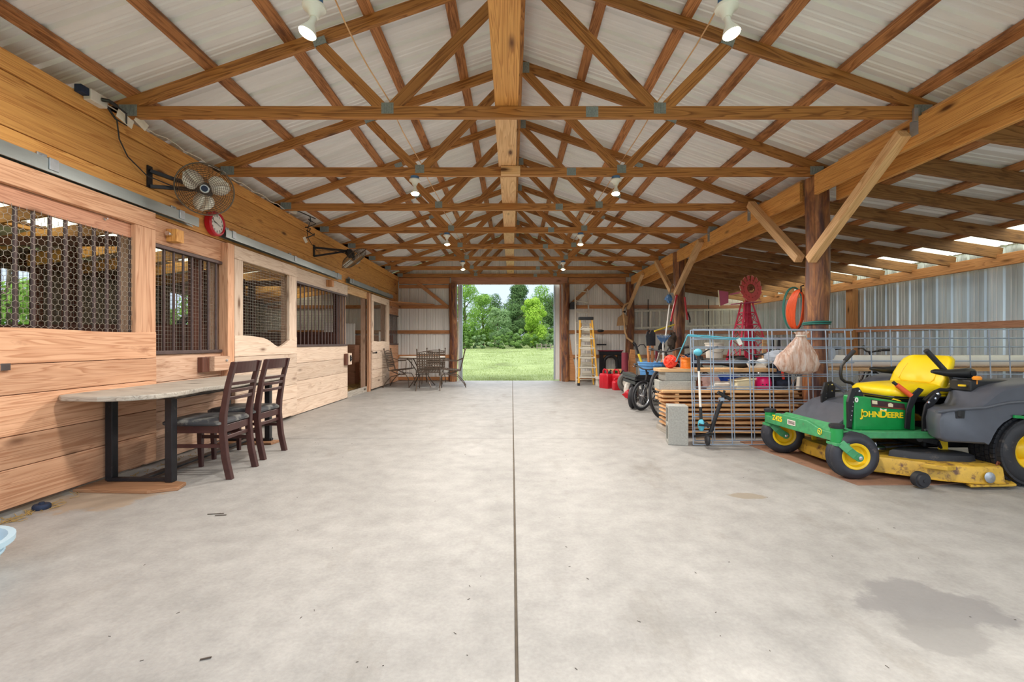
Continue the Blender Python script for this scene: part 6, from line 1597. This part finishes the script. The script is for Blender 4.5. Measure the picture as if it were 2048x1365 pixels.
# cutting deck
deck=[(2.68,3.47),(2.76,3.40),(2.90,3.30),(3.02,3.19),(3.20,3.12),(3.42,3.12),(3.50,3.2),(3.47,3.42),(3.43,3.9),(3.38,4.3),(3.22,4.44),(2.95,4.44),(2.75,4.35),(2.64,4.16),(2.60,3.95),(2.62,3.68)]
mb=MB();cxd=sum(p[0] for p in deck)/len(deck);cyd=sum(p[1] for p in deck)/len(deck)
def dr(z,k,dx=0): return [V((cxd+(x-cxd)*k+dx,cyd+(y-cyd)*k,z)) for x,y in deck]
mb.loft([dr(.045,1.025),dr(.05,1.0),dr(.14,.985),dr(.155,.965),dr(.16,.90)]);dk=mb.build('cutting_deck','deck_yellow',t,smooth=True,ang=30)
mb=MB();mb.prism([(3.16,3.10),(3.50,3.12),(3.55,3.2),(3.46,3.3),(3.2,3.2)],(0,0,.022),(1,0,0),(0,1,0),.018);mb.prism([(2.92,3.20),(3.02,3.12),(3.10,3.14),(3.02,3.24)],(0,0,.13),(1,0,0),(0,1,0),.03);mb.build('deck_skirt','deck_yellow',dk,bevel=.004)
mb=MB();cvr=[(2.86,3.42),(2.96,3.33),(3.12,3.26),(3.30,3.24),(3.37,3.27),(3.38,3.34),(3.30,3.45),(3.14,3.50),(2.98,3.50)]
c0=V((3.1,3.38,0));mb.loft([[V((x,y,.16)) for x,y in cvr],[V((c0.x+(x-c0.x)*.97,c0.y+(y-c0.y)*.97,.20)) for x,y in cvr],[V((c0.x+(x-c0.x)*.88,c0.y+(y-c0.y)*.85,.212)) for x,y in cvr]]);mb.build('belt_cover','rubber',dk,smooth=True,ang=40)
mb=MB();mb.lathe([(0,0),(.07,0),(.075,.006),(.06,.014),(.075,.022),(.07,.028),(.02,.03),(.02,.05),(0,.05)],(2.86,3.55,.185),(0,0,1),28);mb.build('pulley','chrome',dk,smooth=True)
mb=MB();mb.bar((2.9,3.49,.21),(3.25,3.62,.20),.012,.012);mb.bar((2.9,3.62,.21),(3.25,3.7,.20),.012,.012);mb.build('drive_belt','rubber',dk)
mb=MB();mb.prism([(3.225,.16),(3.305,.16),(3.30,.29),(3.245,.29)],(0,3.42,0),(1,0,0),(0,0,1),.014);mb.prism([(2.66,.15),(2.70,.15),(2.70,.28),(2.66,.28)],(0,4.0,0),(1,0,0),(0,0,1),.014);mb.build('hanger_bracket','yellow_paint',dk,bevel=.003)
mb=MB();mb.bar((3.06,3.40,.30),(3.22,3.41,.265),.02,.04);mb.lathe([(0,0),(.026,0),(.026,.02),(0,.02)],(3.065,3.40,.298),(0,-1,0),14);mb.tube([(3.22,3.40,.27),(3.25,3.41,.22)],.012,8);mb.build('lift_arm','black_steel',t,bevel=.003)
mb=MB();mb.tube([(2.56,3.85,.24),(2.75,3.7,.22)],.008,6);mb.build('lift_rod','chrome',t)
mb=MB();mb.tube([(2.86,3.13,.062),(2.86,3.172,.062)],.055,20);mb.lathe([(0,0),(.045,0),(.04,.012),(.012,.014),(.012,.02),(0,.02)],(2.86,3.13,.062),(0,-1,0),18);aw=mb.build('anti_scalp_wheel','rubber',dk,smooth=True)
mb=MB();mb.lathe([(0,0),(.036,.0),(.038,.004),(.03,.008),(.0,.010)],(3.30,3.110,.088),(0,-1,.1),24);mb.build('bare_patch','galv',dk,smooth=True)
mb=MB();mb.tube([(3.40,3.16,.158),(3.41,3.16,.185),(3.435,3.17,.175),(3.44,3.18,.158)],.005,6);mb.build('hook','rust',dk)
# ================================================================ outdoors
rnd=random.Random(21)
def gz(x,y):
    y=max(y,YF)
    return -.03+ (y-YF)*.0195+.05*noise.noise(V((x*.25,y*.2,3)))*min(1,(y-YF)/3)
NX,NY=50,60;mb=MB();vs=[];fs=[]
for j in range(NY+1):
    y=YF+.12+(j/NY)**1.6*110
    for i in range(NX+1):
        x=(i/NX-.5)*(24+2.2*(y-YF));vs.append(V((x,y,gz(x,y))))
for j in range(NY):
    for i in range(NX): fs.append((j*(NX+1)+i,j*(NX+1)+i+1,(j+1)*(NX+1)+i+1,(j+1)*(NX+1)+i))
mb._add(vs,fs,[tuple(v) for v in vs]);g=struct('ground',mb,'field',smooth=True,org=(0,0,0))
mb=MB();mb.box(-40,-30,-.45,-6.72,60,-.12);mb.box(6.42,-30,-.45,40,60,-.12);mb.box(-40,-30,-.45,40,YR-.42,-.12);struct('ground_around',mb,'field',g)
# grass
mb=MB()
for i in range(16000):
    u=rnd.random();y=YF+.2+38*u**1.9;x=rnd.uniform(-1,1)*(1.55+.16*(y-YF))
    h=rnd.uniform(.02,.06)*(1+.6*noise.noise(V((x*.6,y*.5,1))));w=.003+.0006*(y-YF);a=rnd.uniform(0,PI);p=V((x,y,gz(x,y)-.005));d_=V((math.cos(a),math.sin(a),0))*w
    l=V((rnd.uniform(-.03,.03),rnd.uniform(-.03,.03),h))
    mb._add([p-d_,p+d_,p+l],[(0,1,2)],[(0,0,0)]*3)
tag(mb.build('mown_grass','grass_blade'),'mown green grass of the field outside the doorway','grass',kind='stuff')
def tree(name,label,cat,base,h,rx,ry,zlow,n,mat,leaf,blobs,trunk=True,group=None,seed=0):
    r_=random.Random(seed);n=int(n*1.6);leaf*=.78;t=thing(name,label,cat,base,group);b=V(base)
    if trunk:
        mb=MB();mb.tube([b+V((0,0,-.1)),b+V((.05,0,h*.3)),b+V((-.05,.05,h*.6)),b+V((0,0,h*.85))],[h*.028,h*.022,h*.014,h*.005],8)
        for k in range(7):
            a=k*2.4;z=h*(.22+.08*k);mb.tube([b+V((0,0,z)),b+V((math.cos(a)*rx*.35,math.sin(a)*ry*.35,z+h*.08)),b+V((math.cos(a)*rx*.7,math.sin(a)*ry*.7,z+h*.16))],[h*.01,h*.006,h*.003],5)
        mb.build('trunk','trunk_bark',t,smooth=True)
    cs=[]
    for k in range(blobs):
        f=r_.random();z=zlow+(h-zlow)*f
        if name=='spruce_tree': rad=max(.06,(1-f)**.75)
        else: rad=math.sqrt(max(.04,1-(2*f-1)**2*.85))
        a=r_.uniform(0,2*PI);q=r_.uniform(.25,.88)
        cs.append((b+V((math.cos(a)*rx*rad*q,math.sin(a)*ry*rad*q,z)),(h*.075+h*.07*r_.random())*(.6+.5*rad)))
    vs=[];fs=[];ts=[]
    for i in range(n):
        c,rr=cs[i%len(cs)]
        d_=V((r_.gauss(0,1),r_.gauss(0,1),r_.gauss(0,1)));d_.normalize()
        q=rr*(.55+.5*r_.random()**.5);p=c+V((d_.x*q*1.15,d_.y*q*1.15,d_.z*q*.85))
        nrm=(d_+V((r_.uniform(-.6,.6),r_.uniform(-.6,.6),r_.uniform(-.2,.8)))).normalized();e1=nrm.orthogonal().normalized();a=r_.uniform(0,2*PI);e2=nrm.cross(e1)
        u=(e1*math.cos(a)+e2*math.sin(a))*leaf*r_.uniform(.6,1.3);w=nrm.cross(u)*.55
        b0=len(vs);vs+=[p-u,p+w,p+u,p-w];fs.append((b0,b0+1,b0+2,b0+3));k=min(1,max(0,.5+.35*noise.noise(c*1.3)+r_.uniform(-.3,.3)));ts+=[k]*4
    mb=MB();mb._add(vs,fs,[(0,0,0)]*len(vs));mb.t=ts
    mb.build('foliage',mat,t);return t
def G(px,y): x=(px-CX)/F*y;return (x,y,gz(x,y)-.05)
TR='trees beyond the field'
tree('broadleaf_tree','tall mid-green tree at the left edge of the doorway view','tree',G(930,40),5.9,1.35,1.2,.9,6500,'leaf_mid',.10,34,group=TR,seed=1)
tree('broadleaf_tree','rounded mid-green tree second from the left in the doorway view','tree',G(966,44),5.0,1.6,1.4,.7,6500,'leaf_mid',.10,34,group=TR,seed=2)
tree('flowering_tree','pale grey-green bushy tree with whitish tufts left of the dark tree','tree',G(996,42),3.7,1.1,1.0,.4,4500,'leaf_gray',.09,26,group=TR,seed=3)
tree('spruce_tree','dark pointed conifer, tallest tree in the doorway view','tree',G(1038,54),7.3,3.1,2.2,.4,14000,'leaf_dark',.12,80,group=TR,seed=4)
tree('spruce_tree','slim dark tree tip showing between the left trees and the conifer','tree',G(990,60),6.9,1.0,1.0,2.0,3000,'leaf_dark',.12,22,group=TR,seed=9)
tree('lime_tree','bright yellow-green tree in front of the dark conifer','tree',G(1064,41),4.3,1.35,1.2,.5,7000,'leaf_lime',.10,34,group=TR,seed=5)
tree('broadleaf_tree','mid-green tree at the right behind the bright tree','tree',G(1085,52),6.6,1.2,1.2,1.0,4500,'leaf_mid',.12,26,group=TR,seed=6)
tree('cedar_tree','dark green tree at the right edge of the doorway view','tree',G(1108,50),6.0,1.7,1.5,.5,6500,'leaf_dark',.12,34,group=TR,seed=7)
tree('cedar_tree','dark tree hidden low between the pale tree and the bright tree','tree',G(1028,48),4.4,1.6,1.4,.3,5000,'leaf_dark',.12,28,group=TR,seed=17)
for i,(px,y,h,rx,m_,l) in enumerate(((940,43,1.7,1.8,'leaf_bush','low bush filling the gap under the left trees'),(980,46,1.9,2.0,'leaf_bush','low bush between the second tree and the pale tree'),(1020,45,1.8,1.8,'leaf_gray','low pale bush before the conifer trunk'),(1085,46,2.2,1.8,'leaf_bush','low bush at the right between bright tree and edge'),(925,39,1.6,1.2,'leaf_bush','low green bush at the left under the trees'),(960,39.5,1.3,1.3,'leaf_gray','low grey-green bush under the second tree'),(1000,39,1.2,1.4,'leaf_bush','low bush under the pale flowering tree'),(1035,39.5,1.7,1.3,'leaf_bush','low bush in the middle under the conifer'),(1066,40,1.2,1.2,'leaf_bush','low bush under the bright yellow-green tree'),(1100,42,1.5,1.2,'leaf_gray','pale bush at the right behind the split-rail fence'))):
    tree('wild_bush',l,'bush',G(px,y),h,rx,.9,.1,2800,m_,.08,20,trunk=False,group='bushes at the edge of the field',seed=40+i)
# trees outside the stall windows, seen between the bars
for i,(x,y) in enumerate(((-16,9),(-19,17),(-15,22),(-14,4))):
    tree('broadleaf_tree','%s green tree seen through the stall windows, counted from the front'%ORD[i],'tree',(x,y,-.15),5.5,2.6,2.6,.4,2600,'leaf_mid',.22,24,group='trees outside the stalls',seed=70+i)
t=thing('split_rail_fence','low weathered split-rail fence at the right edge of the field','fence',G(1090,37))
for i in range(5):
    px=1074+i*9;p=V(G(px,37));mb=MB();mb.box(p.x-.04,p.y-.04,p.z,p.x+.04,p.y+.04,p.z+.52,2);mb.build('fence_post','fence_rail',t)
    if i<4:
        q=V(G(px+9,37))
        for z in (.2,.40):
            mb=MB();mb.bar(p+V((0,0,z)),q+V((0,0,z)),.04,.06);mb.build('rail','fence_rail',t)
# ================================================================ light and camera
w=bpy.data.worlds.new('sky');S.world=w;w.use_nodes=True;nt=w.node_tree;bg=nt.nodes['Background']
tcw=nt.nodes.new('ShaderNodeTexCoord');sep=nt.nodes.new('ShaderNodeSeparateXYZ');nt.links.new(tcw.outputs['Generated'],sep.inputs[0])
rw=ramp(nt,[(0,(.29,.335,.39)),(.14,(.30,.36,.44)),(.36,(.86,.92,1.0)),(1,(.92,.96,1.0))]);nt.links.new(sep.outputs['Z'],rw.inputs['Fac'])
nt.links.new(rw.outputs['Color'],bg.inputs['Color']);bg.inputs['Strength'].default_value=SKY
su=bpy.data.lights.new('sun','SUN');su.energy=SUN;su.angle=R(3);su.color=(1,.95,.86)
so=bpy.data.objects.new('sun',su);COL.objects.link(so);so.rotation_euler=V((.35,.55,-1.0)).to_track_quat('-Z','Y').to_euler()
cam=bpy.data.cameras.new('camera');co=bpy.data.objects.new('camera',cam);COL.objects.link(co)
co.location=(0,0,CAMZ);co.rotation_euler=(PI/2,0,0)
cam.sensor_width=36;cam.sensor_fit='HORIZONTAL';cam.lens=F/2048*36;cam.clip_start=.05;cam.clip_end=400
cam.shift_x=(1024-CX)/2048;cam.shift_y=(CY-682.5)/2048
S.camera=co
vs_=S.view_settings;vs_.view_transform='Standard';vs_.look='None';vs_.gamma=1;vs_.use_curve_mapping=False;vs_.exposure=EXPO
S.cycles.max_bounces=10;S.cycles.diffuse_bounces=6;S.cycles.transparent_max_bounces=16
S.cycles.use_denoising=True
